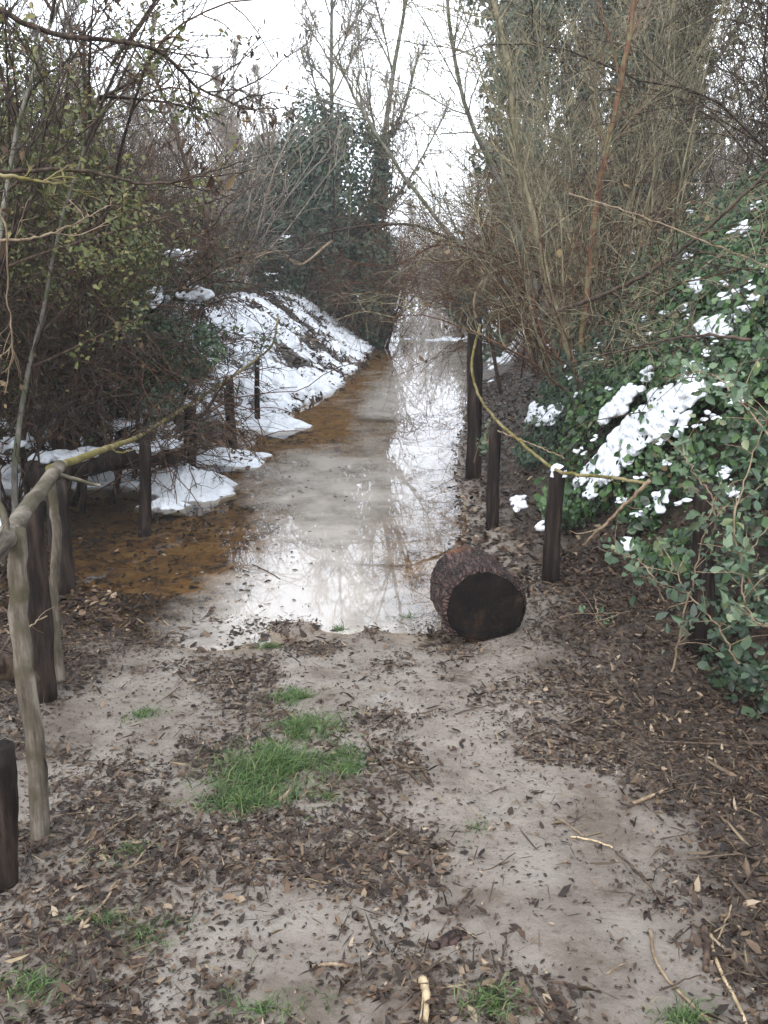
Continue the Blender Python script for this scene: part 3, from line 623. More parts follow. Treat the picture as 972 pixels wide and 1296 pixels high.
# ------------------------------------------------------------------ snow
def snow_field(name, x0, x1, y0, y1, step, thr, amp, seed, label, mask, sx=1.3, sy=1.3, zoff=0.):
    xs = np.arange(x0, x1, step); ys = np.arange(y0, y1, step); X, Y = np.meshgrid(xs, ys)
    n_ = fbm(X*sx, Y*sy, 5, seed)*.8+fbm(X*5.5, Y*5.5, 3, seed+2)*.2; crack = np.abs(fbm(X*2.3+9, Y*2.3, 3, seed+9)-.5)
    t = (n_-thr-(1-mask(X, Y))*.6)*amp - amp*.5*np.exp(-(crack/.03)**2)
    keep = t > 0; th = np.minimum(np.clip(t, 0, None)**.8*.42, .13)
    th = th+(fbm(X*7, Y*7, 4, seed+3)-.5)*.07*keep*np.clip(t*8, 0, 1)
    Z = height(X, Y)+np.where(keep, th+.01, -.03)+zoff
    Z = np.where(keep, np.maximum(Z, .015+th*.6), Z)
    cell = keep[:-1, :-1] | keep[1:, :-1] | keep[:-1, 1:] | keep[1:, 1:]
    idx = np.arange(X.size).reshape(X.shape)
    q = np.stack([idx[:-1, :-1], idx[:-1, 1:], idx[1:, 1:], idx[1:, :-1]], -1)[cell]
    u, inv = np.unique(q, return_inverse=True)
    mb = MB(); mb.add(np.stack([X, Y, Z], -1).reshape(-1, 3)[u], inv.reshape(-1, 4)); o = mb.build(name, M['snow'])
    return tag(o, label, 'snow', None, 'stuff')
xlf = lambda y: np.interp(y, YL, XL)
snow_field('snow', -4.6, .3, 9.6, 24.5, .035, .405, 1., 91, 'broken white snow blanket on the bank left of the path', lambda x, y: sst(-.25, .25, xlf(y)-x)*sst(9.6, 11.2, y)*sst(4.2, 2.6, xlf(y)-x))
snow_field('snow', -8.5, -1.75, 6.6, 13.5, .045, .43, 1., 93, 'scattered snow sheets under the left thicket', lambda x, y: sst(-1.7, -2.3, x)*sst(6.4, 7.6, y), .9, 1.6)
snow_field('snow', -.6, 4.5, 20, 40, .08, .52, 1., 95, 'slushy snow crossing and edging the far path', lambda x, y: np.clip(np.exp(-((y-23)/1.6)**2)+sst(.1, .8, x-np.interp(y, YR, XR)), 0, 1), .5, .9)
snow_field('snow', 1.2, 4.2, 12, 18, .05, .58, 1., 97, 'thin snow between the bushes on the right shore', lambda x, y: sst(.1, .5, x-np.interp(y, YR, XR)), .9, .9)
def blobs(mb, rng, P, N, S):            # small irregular lumps of snow
    n = len(P); nr, na = 6, 9; th = np.linspace(0, pi, nr); a_ = np.linspace(0, 2*pi, na, endpoint=False)
    d = np.stack([np.sin(th)[:, None]*np.cos(a_), np.sin(th)[:, None]*np.sin(a_), np.cos(th)[:, None]+0*a_], -1).reshape(-1, 3)
    jit = 1+rng.normal(0, .13, (n, len(d))); jit[:, :na] = 1; jit[:, -na:] = 1
    N = nrm(N); A = nrm(np.cross(N, rng.normal(size=(n, 3)))); B = np.cross(N, A)
    sx_ = S*rng.uniform(.8, 1.7, n); sy_ = S*rng.uniform(.7, 1.1, n); sz_ = S*rng.uniform(.35, .6, n)
    V = P[:, None]+(d[None]*jit[..., None])[..., 0:1]*A[:, None]*sx_[:, None, None]+(d[None]*jit[..., None])[..., 1:2]*B[:, None]*sy_[:, None, None]+d[None, :, 2:3]*N[:, None]*sz_[:, None, None]
    idx = np.arange(n*nr*na).reshape(n, nr, na); nx = np.roll(idx, -1, 2)
    mb.add(V.reshape(-1, 3), np.stack([idx[:, :-1], idx[:, 1:], nx[:, 1:], nx[:, :-1]], -1).reshape(-1, 4))
def snow_patch(seed, cx, cy, rx, ry, h, surf, label, rot=0., group=None, name='snow_patch', dz=0., jag=.5, nr=14, na=48):
    rng = np.random.default_rng(seed); a = np.linspace(0, 2*pi, na, endpoint=False)
    e = 1+jag*(fbm(np.cos(a)*1.6+seed, np.sin(a)*1.6, 4, seed)-.5)*2
    rr = np.linspace(0, 1, nr)[:, None]; x = rr*np.cos(a)*rx*e; y = rr*np.sin(a)*ry*e
    x, y = x*math.cos(rot)-y*math.sin(rot)+cx, x*math.sin(rot)+y*math.cos(rot)+cy
    prof = np.clip(1-rr**1.8, 0, 1)**1.1; z = surf(x, y)+dz+h*prof*(.25+1.5*fbm(x*5, y*5, 5, seed+2)) - .04*(rr > .97)
    o = np.array([cx, cy, float(np.min(z))])
    V = np.stack([x, y, z+0*x], -1)-o; V = V.reshape(-1, 3)
    idx = np.arange(nr*na).reshape(nr, na); nx = np.roll(idx, -1, 1)
    q = np.stack([idx[:-1], idx[1:], nx[1:], nx[:-1]], -1).reshape(-1, 4)
    mb = MB(); mb.add(V, q); ob = mb.build(name, M['snow'], loc=o)
    return tag(ob, label, 'snow', group)
hw = lambda x, y: np.maximum(height(x, y), -.005)
sg = 'snow mounds by the left fence'
for k, (u, v, rx, ry, h, lab) in enumerate([
    (240, 632, .40, .34, .20, 'smooth rounded snow mound beside the flooded path, nearest the water'),
    (160, 618, .34, .22, .10, 'low flat snow patch behind the second left fence post'),
    (205, 655, .20, .14, .06, 'small thin snow ledge at the foot of the second left fence post'),
    (285, 590, .45, .26, .11, 'wide snow patch reaching into the water past the third left post'),
    (350, 545, .42, .40, .13, 'snow patch round the foot of the farthest left fence post'),
    (300, 535, .40, .3, .14, 'snow patch between the two farthest left fence posts'),
]):
    p = gnd(u, v); snow_patch(900+k, p[0], p[1], rx, ry, h, hw, lab, group=sg, jag=.8, nr=30, na=110)
# fallen trunk behind the fence that carries snow
def fallen(seed, pa, pb, r, label, name='fallen_tree'):
    rng = np.random.default_rng(seed); o = np.array(pa); e = empty(name, o, label, 'fallen trunk')
    p, rr = poly_stem([np.zeros(3), (np.array(pb)-o)*.5+[0, 0, .03], np.array(pb)-o], r, r*.75, 10, rng, .01, 14); mb = MB(); tubes(mb, p, rr, 12, cap=True); mb.build('bark', M['post'], e)
    return e
pa, pb = at(40, 592, 6.2), at(225, 590, 7.3); pa[2] = .42; pb[2] = .33
fallen(821, pa, pb, .11, 'dark fallen trunk under snow behind the left fence')
def trunk_snow(seed, t0, t1, n, w, label):
    rng = np.random.default_rng(seed); t = rng.uniform(t0, t1, n)[:, None]; c_ = lerp(pa, pb, t); o = c_.mean(0)
    c_ = c_+np.array([0, 0, .115])*(1-.25*t)+rng.normal(0, w, (n, 3))*[.6, 1, .25]; mb = MB()
    blobs(mb, rng, c_-o, np.array([[0, 0, 1.]])+rng.normal(0, .15, (n, 3)), rng.uniform(.02, .06, n)); tag(mb.build('snow_patch', M['snow'], loc=o), label, 'snow', sg)
trunk_snow(920, .08, .42, 130, .04, 'snow strip lying on the near part of the fallen trunk')
trunk_snow(921, .6, .98, 150, .05, 'thick snow cushion lying on the far end of the fallen trunk')
pa, pb = at(-20, 640, 5.2), at(30, 650, 6.0); pa[2] = .45; pb[2] = .2
snow_patch(922, pa[0], pa[1], .25, .18, .10, lambda x, y: np.full_like(x, .30), 'snow heap behind the pole rail at the left edge', 0, sg, jag=.3)

# snow on the right bank
cg = 'snow on the ivy of the right bank'
def on_canopy(u, v):
    u = np.atleast_1d(np.asarray(u, float))[:, None]; v = np.atleast_1d(np.asarray(v, float))[:, None]
    ds = np.linspace(2.5, 14, 420)[None]; dn = (v-648)*CP+FPX*SP; fw = FPX*CP-(v-648)*SP
    x = (u-486)/fw*ds; z = CAM_H-dn/fw*ds; i = np.argmax(z < canopy(x, ds+0*x), 1); k = np.arange(len(i)); return x[k, i], ds[0, i]
big = [(862, 500, 38, 20, 35, 'upper end of the long snow patch on the ivy bank'), (815, 545, 48, 24, 42, 'widest middle part of the long snow patch on the ivy bank'),
       (762, 605, 36, 20, 38, 'lower end of the long snow patch by the third right post'), (797, 503, 46, 10, 45, 'narrow tongue of snow running up beside the long snow patch'),
       (745, 632, 14, 9, 0, 'small snow spot under the end of the right rail'), (790, 695, 16, 10, 20, 'small snow bit low in the ivy near the loose tan stick'),
       (835, 642, 14, 9, 10, 'small snow bit between the rail end and the rightmost post'), (685, 532, 26, 15, 0, 'snow patch between the second and third right posts'),
       (684, 668, 10, 9, 0, 'snow lump on the ground left of the third right post'), (656, 640, 14, 18, 0, 'faint snow lump on the ground right of the second right post'),
       (905, 420, 22, 9, 0, 'snow clump high on the ivy bank'), (884, 365, 15, 22, 20, 'snow clump on the bank crest under the tan branch'),
       (868, 395, 12, 16, 0, 'thin snow streak on the bank crest'), (943, 292, 14, 12, 0, 'topmost snow clump at the right edge'), (918, 382, 12, 9, 0, 'round snow clump right of the crest streak'),
       (955, 266, 12, 7, 0, 'snow flake on the highest ivy leaves at the right edge'), (745, 412, 20, 6, 0, 'bright snow spot beside the rust sapling'), (860, 548, 12, 10, 0, 'small snow lobe right of the long snow patch')]
def snow_cluster(seed, u, v, ru, rv, rot, label, group):      # lumpy snow caught on the leaves
    rng = np.random.default_rng(seed); n = max(5, int(ru*rv*(.75 if ru > 20 else .12))); r = np.sqrt(rng.random(n))*1.1; a = rng.uniform(0, 2*pi, n)
    p_, q2 = np.cos(a)*r*ru, np.sin(a)*r*rv; c_, s_ = math.cos(rot), math.sin(rot)
    U = u+p_*c_-q2*s_; V = v-p_*s_-q2*c_
    if ru < 20: U = u+(U-u)*.6; V = v+(V-v)*.6
    k = (fbm(U*.055+seed, V*.055, 3, seed)-.5)*3.4+.95-r > 0
    if k.sum() < 4: k[:4] = True
    xx, yy = on_canopy(U[k], V[k]); P = np.stack([xx, yy, canopy(xx, yy)], -1)
    P = P[np.abs(P[:, 1]-np.median(P[:, 1])) < (.5 if ru > 20 else .14)]; x, y = P[:, 0], P[:, 1]; e_ = .08
    N = np.stack([-(canopy(x+e_, y)-canopy(x-e_, y))/(2*e_), -(canopy(x, y+e_)-canopy(x, y-e_))/(2*e_), np.ones(len(x))], -1)
    N = nrm(N)+[0, 0, .8]+rng.normal(0, .2, N.shape); P[:, 2] += rng.uniform(.0, .045, len(P)); o = np.median(P, 0)
    mb = MB(); blobs(mb, rng, P-o, N, rng.uniform(.014, .044, len(P))*(1 if ru > 20 else .8)); ob = mb.build('snow_patch', M['snow'], loc=o); tag(ob, label, 'snow', group)
    rm = ob.modifiers.new('fuse', 'REMESH'); rm.mode = 'VOXEL'; rm.voxel_size = .008; rm.use_smooth_shade = True
    sm_ = ob.modifiers.new('soft', 'SMOOTH'); sm_.factor = .5; sm_.iterations = 4
for k, (u, v, ru, rv, rot, lab) in enumerate(big): snow_cluster(930+k, u, v, ru, rv, R(rot), lab, cg)
rng = np.random.default_rng(5)
for k in range(60):
    u, v = rng.uniform(690, 972), 0; v = rng.uniform(270 + max(0, 870-u)*.45, 700)
    x, y = on_canopy(u, v); x, y = float(x[0]), float(y[0])
    if y < 3 or y > 12: continue
    z = float(canopy(x, y))+.03; o = np.array([x, y, z]); nb = rng.integers(2, 8); mb = MB()
    blobs(mb, rng, rng.normal(0, .018, (nb, 3))*[1, 1, .6], np.array([[-.3, -.2, 1.]])+rng.normal(0, .2, (nb, 3)), rng.uniform(.008, .02, nb))
    tag(mb.build('snow_fleck', M['snow'], loc=o), 'small fleck of snow caught on the ivy leaves', 'snow', 'snow flecks on the ivy leaves')
# flecks resting on twigs, left and middle
def lump(seed, p, s, label, group):
    rng = np.random.default_rng(seed); nb = rng.integers(3, 9); mb = MB()
    blobs(mb, rng, rng.normal(0, s*.55, (nb, 3))*[1.2, 1, .5], np.array([[0, 0, 1.]])+rng.normal(0, .4, (nb, 3)), rng.uniform(.2, .55, nb)*s)
    tag(mb.build('snow_fleck', M['snow'], loc=[float(c) for c in p]), label, 'snow', group)
def clump(seed, u, v, d, ru, rv, lab):
    rng = np.random.default_rng(seed); c_ = at(u, v, d); px = FPX/(d+.3); n = int(14+ru*rv*.12); a = rng.uniform(0, 2*pi, n); r = np.sqrt(rng.random(n))
    P = np.stack([np.cos(a)*r*ru/px, rng.normal(0, .08, n), np.sin(a)*r*rv/px*(1-.5*(np.cos(a)*r)**2)], -1); mb = MB()
    blobs(mb, rng, P, np.array([[0, -.2, 1.]])+rng.normal(0, .3, (n, 3)), rng.uniform(.02, .06, n)); ob = mb.build('snow_clump', M['snow'], loc=c_); tag(ob, lab, 'snow', 'snow clumps under the left thicket')
    rm = ob.modifiers.new('fuse', 'REMESH'); rm.mode = 'VOXEL'; rm.voxel_size = .012; rm.use_smooth_shade = True
    sm_ = ob.modifiers.new('soft', 'SMOOTH'); sm_.factor = .5; sm_.iterations = 3
for k, (u, v, d, ru, rv) in enumerate([(55, 492, 8.2, 34, 6), (112, 486, 8.6, 26, 7), (180, 492, 8.8, 24, 12), (203, 462, 9.0, 16, 8), (228, 486, 9.0, 20, 10), (150, 535, 7.6, 24, 6), (188, 518, 8.0, 22, 9), (48, 540, 7.4, 20, 8),
    (262, 520, 9.0, 18, 13), (96, 520, 7.6, 16, 6), (262, 462, 9.6, 12, 14), (282, 500, 9.6, 12, 9), (205, 540, 7.8, 14, 5), (20, 470, 8.6, 22, 6), (250, 372, 8.0, 15, 9), (198, 374, 7.9, 10, 11), (20, 560, 6.6, 18, 6), (318, 455, 11, 16, 12), (232, 322, 9.0, 18, 4), (118, 352, 8.4, 12, 6)]):
    clump(1060+k, u, v, d, ru, rv, 'lumpy snow caught among the low branches of the left thicket')
rng = np.random.default_rng(6)
spots = [(u, v, 9.5, .05) for u, v in ((200, 375), (252, 370), (228, 330), (205, 392), (240, 322), (60, 310), (70, 320), (115, 350), (232, 418), (160, 405), (262, 440), (285, 410), (270, 352))]
spots += [(u, v, 19, .07) for u, v in ((450, 243), (432, 252), (357, 338), (483, 278), (340, 283), (362, 300), (350, 355), (335, 345), (452, 375), (500, 310))]
spots += [(u, v, 26, .08) for u, v in ((515, 350), (528, 345), (522, 362), (535, 370), (545, 378), (510, 340), (560, 390), (575, 398))]
spots += [(rng.uniform(60, 330), rng.uniform(400, 500), rng.uniform(7.5, 10.5), rng.uniform(.02, .05)) for _ in range(34)]
spots += [(rng.uniform(330, 350), rng.uniform(330, 400), 14, rng.uniform(.03, .06)) for _ in range(8)]
for k, (u, v, d, s) in enumerate(spots):
    left = d < 15; lump(1100+k, at(u, v, d), s*rng.uniform(.3, .95), 'small fleck of snow caught in the left thicket' if left else 'small bright snow fleck on the distant dark bushes',
        'snow flecks in the left thicket' if left else 'snow flecks on the distant bushes')

# ------------------------------------------------------------------ fences
def post(seed, base, top, r, label, group, m='post', name='fence_post', rt=None):
    rng = np.random.default_rng(seed); base = np.array(base, float); top = np.array(top, float)
    n = 12; t = np.linspace(0, 1, n)[:, None]; sides = 14
    p = base+(top-base)*t; p = p+np.sin(t*3+seed)*.006; p[0] -= (top-base)*.12
    rr = r*(1.05-.15*t[:, 0])*rng.uniform(.94, 1.06, n); o = base.copy()
    mb = MB(); tubes(mb, p[None]-o, rr[None], sides, cap=True)
    v = mb.v[0]; a = np.arctan2(v[:, 1], v[:, 0]); v += nrm(v*[1, 1, 0])*((fbm(a*3, v[:, 2]*3, 3, seed)-.5)*r*.35)[:, None]
    top_i = np.arange((n-1)*sides, n*sides); v[top_i, 2] += rng.normal(0, .006, sides)+.02*np.cos(a[top_i])
    ob = mb.build(name, M[m], loc=o); return tag(ob, label, 'post', group)
lg, rg = 'dark posts of the left fence', 'dark posts of the right fence'
LP = [(183, 678, 183, 553, .046, 'dark fence post standing in orange shallow water, second along the left rail'),
      (239, 603, 241, 515, .062, 'thick dark fence post behind the smooth snow mound'),
      (293, 572, 290, 480, .060, 'dark fence post with snow at its foot, next to the farthest left post'),
      (326, 542, 326, 455, .034, 'thin straight farthest post of the left fence against the snow bank')]
tops = []
for k, (u, v, u2, v2, r, lab) in enumerate(LP):
    b_ = gnd(u, v); t_ = at(u2, v2, b_[1]); tops.append(t_); post(1200+k, b_, t_, r, lab, lg)
b_ = gnd(82, 748); t5 = at(72, 612, b_[1]); post(1210, b_, t5, .065, 'stout reddish dark post just beyond the grey poles on the left', lg)
b_ = gnd(58, 885); post(1211, b_, at(36, 640, b_[1]-.05), .055, 'dark leaning post between the two upright grey poles', lg)
b_ = gnd(4, 1120); post(1212, b_, at(-4, 955, b_[1]), .042, 'dark stump of a post cut off by the left edge', lg)
RP = [(598, 605, 602, 402, .068, 'tall dark post at the far end of the right fence'),
      (622, 668, 628, 538, .048, 'dark post right of the water, second from the far end of the right fence'),
      (697, 735, 706, 592, .049, 'dark post behind the cut log, topped by the rail and a snow lump'),
      (888, 822, 893, 612, .055, 'broad dark post sunk in ivy at the right edge')]
rt = []
for k, (u, v, u2, v2, r, lab) in enumerate(RP):
    b_ = gnd(u, v); t_ = at(u2, v2, b_[1]); rt.append(t_); post(1220+k, b_, t_, r, lab, rg)
x, y, z = rt[2]; snow_patch(1250, x, y, .05, .045, .05, lambda a, b: np.full_like(a, z-.005), 'snow cap on the right post behind the log', 0, cg, jag=.2, nr=8, na=20, name='snow_lump')
def rod(seed, pts, r0, r1, mt, name, label, cat, group=None, sub=0, sl=.2, wob=.006, n=30):
    rng = np.random.default_rng(seed); o = np.array(pts[0], float); p, r = poly_stem(np.array(pts)-o, r0, r1, 8, rng, wob, n)
    mb = MB(); tubes(mb, p, r, 10, cap=True)
    if sub:
        P, D, t, b = spawn(rng, p, sub, .1, .95, .5, 1.2); p1 = grow(rng, P, D, sl*rng.uniform(.4, 1.2, sub), 4, .2); tubes(mb, p1, taper(np.full(sub, r1*.5), r1*.25, 5), 4)
    return tag(mb.build(name, M[mt], loc=o), label, cat, group)
up = np.array([0, 0, .03])
# grey pole frame, near left
pA = gnd(77, 862); pB = gnd(48, 1062)
eA = at(64, 602, pA[1]+.02); eB = at(22, 672, pB[1]+.10)
rod(1300, [pA-[0, 0, .1], lerp(pA, eA, .35)+[-.015, 0, 0], lerp(pA, eA, .7)+[.012, 0, 0], eA], .024, .019, 'pole', 'upright_pole', 'slender bent grey pole under the junction of rail and vine', 'pole', 'grey peeled poles of the left fence')
rod(1301, [pB-[0, 0, .1], lerp(pB, eB, .3)+[.01, 0, 0], lerp(pB, eB, .65)+[-.012, 0, 0], eB], .029, .026, 'pole', 'upright_pole', 'nearest thick grey pole standing on the muddy leaves at left', 'pole', 'grey peeled poles of the left fence')
rod(1302, [at(-70, 760, 1.9), at(0, 688, 2.2), at(30, 650, 2.75), eA+up+[.02, .05, 0]], .033, .027, 'railpole', 'pole_rail', 'grey pole laid as the top rail at the left edge', 'rail', 'grey peeled poles of the left fence', sub=5, sl=.18)
rod(1303, [at(-40, 815, 2.6), at(5, 845, 2.7), at(40, 862, 2.9)], .04, .035, 'stick', 'broken_branch', 'dark broken branch low between the poles at the left edge', 'branch')
rod(1304, [at(-20, 835, 2.3), at(0, 800, 2.4), at(20, 800, 2.4), at(60, 780, 2.6)], .004, .002, 'tan_stick', 'twig', 'thin tan twig caught among the grey poles', 'twig', sub=6, sl=.1)
far = at(345, 435, 10.6)
rod(1305, [eA+up, lerp(eA, tops[0], .5)+[0, 0, .02], tops[0]+up, tops[1]+up, tops[2]+up*1.2+[.05, 0, 0], tops[3]+up*.6, far, at(352, 400, 11)], .019, .012, 'moss', 'mossy_rail', 'yellow green mossy pole bent along the tops of the left posts', 'rail', sub=5, sl=.2, n=60)
rod(1306, [rt[0]+[.03, -.08, -.05], at(597, 462, rt[0][1]-.2), at(606, 500, rt[0][1]-.5), rt[1]+[-.02, -.07, .06], lerp(rt[1], rt[2], .5)+[0, -.03, 0], rt[2]+[-.01, -.07, .0], at(760, 603, 4.3), at(816, 611, 4.0)], .012, .008, 'moss', 'mossy_rail', 'yellowish bent branch serving as rail of the right fence', 'rail', sub=3, sl=.15, n=60)
rod(1307, [at(607, 425, 7.6), at(600, 380, 7.6), at(612, 350, 7.5), at(600, 330, 7.5)], .012, .005, 'tan_stick', 'curled_tendril', 'curled tan tendril above the tall right post', 'vine')
rod(1308, [at(822, 608, 3.9), at(785, 645, 4.0), at(738, 690, 4.15)], .010, .007, 'tan_stick', 'loose_stick', 'tan stick sloping down from the end of the right rail', 'stick', sub=4, sl=.25)
rod(1309, [at(630, 545, 5.6), at(680, 565, 5.2), at(715, 580, 4.9)], .005, .003, 'tan_stick', 'twig', 'thin tan twig just above the right rail between two posts', 'twig', sub=3, sl=.12)

# ------------------------------------------------------------------ cut log
def cut_log():
    c = gnd(606, 818); r = .212; L = .36; ang = R(9)
    o = np.array([c[0]+.03, c[1]+.03, c[2]+r*.93]); e = empty('cut_log', (o[0], o[1], c[2]), 'short thick dark log lying on the mud at the water edge, cut end forward', 'log')
    rng = np.random.default_rng(11); ns, nl = 120, 40; a = np.linspace(0, 2*pi, ns, endpoint=False)[None]; t = np.linspace(0, 1, nl)[:, None]
    plate = np.abs(fbm(a*6.0*1.0, t*2.2, 3, 41)-.5)*2
    wrap = .5*(1-np.cos(a)); shape = 1+.05*np.cos(2*a+.6)+.03*np.cos(3*a+1)
    rr = r*shape*(1-.02*t)+.013*np.clip(plate*2.4-.25, -.2, 1)*(.35+.65*np.clip(t*8,0,1))+.010*(fbm(np.cos(a)*9+5, np.sin(a)*9+t*12, 3, 42)-.5)
    rr = rr-.02*np.exp(-t*40)
    V = np.stack([np.cos(a)*rr, t*L+0*a, np.sin(a)*rr], -1).reshape(-1, 3)
    idx = np.arange(ns*nl).reshape(nl, ns); nx = np.roll(idx, -1, 1); q = np.stack([idx[:-1], nx[:-1], nx[1:], idx[1:]], -1).reshape(-1, 4)
    mb = MB(); mb.add(V, q); bk = mb.build('bark', M['logbark'], e)
    for tt, nm in ((0, 'cut_face'), (1, 'cut_face')):
        k = 16; s = np.linspace(0, 1, k)[:, None]; r1 = rr[0 if tt == 0 else -1][None]*(.985)
        dep = (-.006*(1-s**4)*(1 if tt == 0 else -1) + .012*(fbm(np.cos(a)*s*4+3, np.sin(a)*s*4, 4, 44)-.5))*(s < .99)
        V = np.stack([np.cos(a)*r1*s, (0.004 if tt == 0 else L-.004)+dep, np.sin(a)*r1*s], -1).reshape(-1, 3)
        idx = np.arange(ns*k).reshape(k, ns); nx = np.roll(idx, -1, 1); q = np.stack([idx[:-1], nx[:-1], nx[1:], idx[1:]], -1).reshape(-1, 4)
        mb = MB(); mb.add(V, q); mb.build(nm, M['logcut'], e)
    for ch in e.children: ch.location = (0, 0, o[2]-c[2])
    e.rotation_euler = (0, 0, ang); return e
cut_log()

# ------------------------------------------------------------------ leaf litter, straw, grass
rng = np.random.default_rng(21)
def scatter(n, x0, x1, y0, y1, dens, dy=True):
    x = rng.uniform(x0, x1, n); y = rng.uniform(y0, y1, n); k = rng.random(n) < dens(x, y); return x[k], y[k]
CL = [(gnd(u_, v_), k_, r_) for u_, v_, k_, r_ in (
    (750, 1180, -.6, .22), (800, 1255, -.7, .18), (640, 1010, -.45, .25), (690, 1080, -.4, .18), (480, 865, -.45, .3), (560, 905, -.45, .25), (130, 945, -.5, .2), (400, 1060, -.2, .15),
    (530, 1130, .6, .17), (470, 1235, .6, .2), (200, 1110, .5, .35), (320, 1265, .5, .25), (860, 1000, .45, .3), (880, 1120, .5, .2), (620, 1050, .3, .08), (510, 960, .4, .08), (100, 1250, .5, .25), (620, 1235, .2, .12))]
def litter_d(x, y):
    ex = sum(k_*np.exp(-((x-g_[0])**2+(y-g_[1])**2)/r_**2) for g_, k_, r_ in CL); m_ = mudmask(x, y); cl = fbm(x*3.2, y*3.2, 4, 71); cl2 = fbm(x*1.1+4, y*1.1, 3, 73)
    return np.clip((1-m_)*.65+.31*m_+(cl-.5)*3.2*(.35+.65*sst(.4, .5, cl2))+sst(-.1, -.9, x)*.12+sst(.55, 1.0, x)*.35+ex, .03, 1)
def lay(name, label, x, y, size, asp, m_, dz=.006, tilt=.3, sv=.4, curl=.2, zfun=None, kind='stuff', fold=.3):
    z = (height(x, y) if zfun is None else zfun(x, y))+dz+rng.random(len(x))*size*.25
    N = np.stack([rng.normal(0, tilt, len(x)), rng.normal(0, tilt, len(x)), np.ones(len(x))], -1)
    mb = MB(); leaves(mb, rng, np.stack([x, y, z], -1), N, size, asp, fold, curl, sv); o = mb.build(name, M[m_]); return tag(o, label, 'ground cover', None, kind)
x1, y1 = scatter(105000, -2.6, 2.7, 1.2, 4.9, litter_d)
lay('leaf_litter', 'wet brown fallen leaves strewn over the near mud', x1, y1, .0195, .46, 'litter', sv=.55, tilt=.24, curl=.3, fold=.4, dz=.002)
def dr(x, y): s = x-np.interp(y, YR, XR); return sst(.0, .35, s)*sst(2.2, 1.0, s)*.9
x2, y2 = scatter(30000, .2, 4.5, 4.4, 14, dr)
lay('leaf_litter', 'brown leaf litter along the right shore and under the posts', x2, y2, .045, .55, 'litter')
def dl(x, y): return np.where(height(x, y) > -.03, .8, .15)*sst(-1.1, -1.7, x)
x3, y3 = scatter(16000, -6, -1.1, 4.2, 10, dl)
lay('leaf_litter', 'dark leaf litter around the left fence and swamp', x3, y3, .045, .55, 'litter')
x4, y4 = scatter(7000, -2.8, .8, 4.0, 10, lambda x, y: (height(x, y) < .005)*np.clip((fbm(x*1.5, y*1.5, 3, 75)-.35)*2.2, 0, 1)*sst(.3, -.6, x+.1))
lay('sunken_leaves', 'brown leaves sunk on the bottom of the clear water', x4, y4, .045, .55, 'litter', dz=.001, tilt=.12)
x5, y5 = scatter(1600, -2.4, .3, 4.1, 9, lambda x, y: (height(x, y) < 0)*sst(-.1, -1, x)*.7)
lay('floating_leaves', 'few dead leaves floating on the flood water', x5, y5, .03, .5, 'litter', zfun=lambda x, y: np.zeros_like(x), dz=.001, tilt=.05)
x6, y6 = scatter(26000, -2.4, 2.6, 1.2, 4.6, lambda x, y: np.clip(litter_d(x, y)*.8+.05, 0, 1))
lay('straw_litter', 'thin dry stalks and bark shreds scattered on the mud', x6, y6, .045, .06, 'straw', sv=.5, tilt=.15, fold=.6)
x7, y7 = scatter(9000, .2, 5, 4.6, 14, lambda x, y: sst(.1, .5, x-np.interp(y, YR, XR))*sst(3.5, .5, x-np.interp(y, YR, XR)))
lay('straw_litter', 'dry stalks among the leaf litter on the right bank', x7, y7, .07, .05, 'straw', sv=.5, tilt=.5, fold=.6)
x8, y8 = scatter(22000, -4.6, .3, 9.6, 24, lambda x, y: sst(-.2, .2, xlf(y)-x)*np.clip((fbm(x*2, y*2, 3, 79)-.36)*3, .15, 1))
lay('leaf_litter', 'dead leaves and stalks poking from the snow bank', x8, y8, .10, .3, 'litter', dz=.05, tilt=.9)
x9, y9 = scatter(5000, -7, -1.3, 6, 13, lambda x, y: np.clip((fbm(x*2, y*2, 3, 83)-.4)*2.5, 0, 1))
lay('leaf_litter', 'dead leaves and bits lying on the snow by the left fence', x9, y9, .05, .35, 'litter', dz=.07, tilt=.9)
# small litter crumbs
xa, ya = scatter(95000, -2.4, 2.6, 1.2, 4.8, lambda x, y: np.clip(litter_d(x, y)+.15, 0, 1))
lay('leaf_crumbs', 'tiny dark leaf crumbs pressed into the mud', xa, ya, .010, .5, 'litter', dz=.002, tilt=.2, sv=.5)

def grass(seed, spots, label):
    rng = np.random.default_rng(seed); mb = MB()
    for (u, v, rx, ry, n, hh) in spots:
        c = gnd(u, v); a = rng.uniform(0, 2*pi, n); r = np.abs(rng.normal(0, .55, n)); x = c[0]+np.cos(a)*r*rx+np.sin(a)*r*ry*.3; y = c[1]+np.sin(a)*r*ry
        k = fbm(x*14, y*14, 2, seed) > .36; x, y = x[k], y[k]; n2 = len(x)
        P = np.stack([x, y, height(x, y)], -1); ln = rng.uniform(.5, 1.3, n2)*hh
        D = nrm(np.stack([rng.normal(0, .8, n2)+.3, rng.normal(0, .8, n2), np.full(n2, 1.)], -1)); side = nrm(np.cross(D, rng.normal(size=(n2, 3))))*rng.uniform(.0009, .0018, n2)[:, None]
        mid = P+D*ln[:, None]*.55; tip = mid+nrm(D+[0, 0, -.75])*ln[:, None]*.5
        V = np.stack([P-side, P+side, mid+side*.8, mid-side*.8, tip+side*.1, tip-side*.1], 1).reshape(-1, 3); i = np.arange(n2)[:, None]*6
        mb.add(V, np.concatenate([i+[[0, 1, 2, 3]], i+[[3, 2, 4, 5]]]), None, np.repeat(rng.random(n2), 6))
    return tag(mb.build('grass', M['grass']), label, 'grass', None, 'stuff')
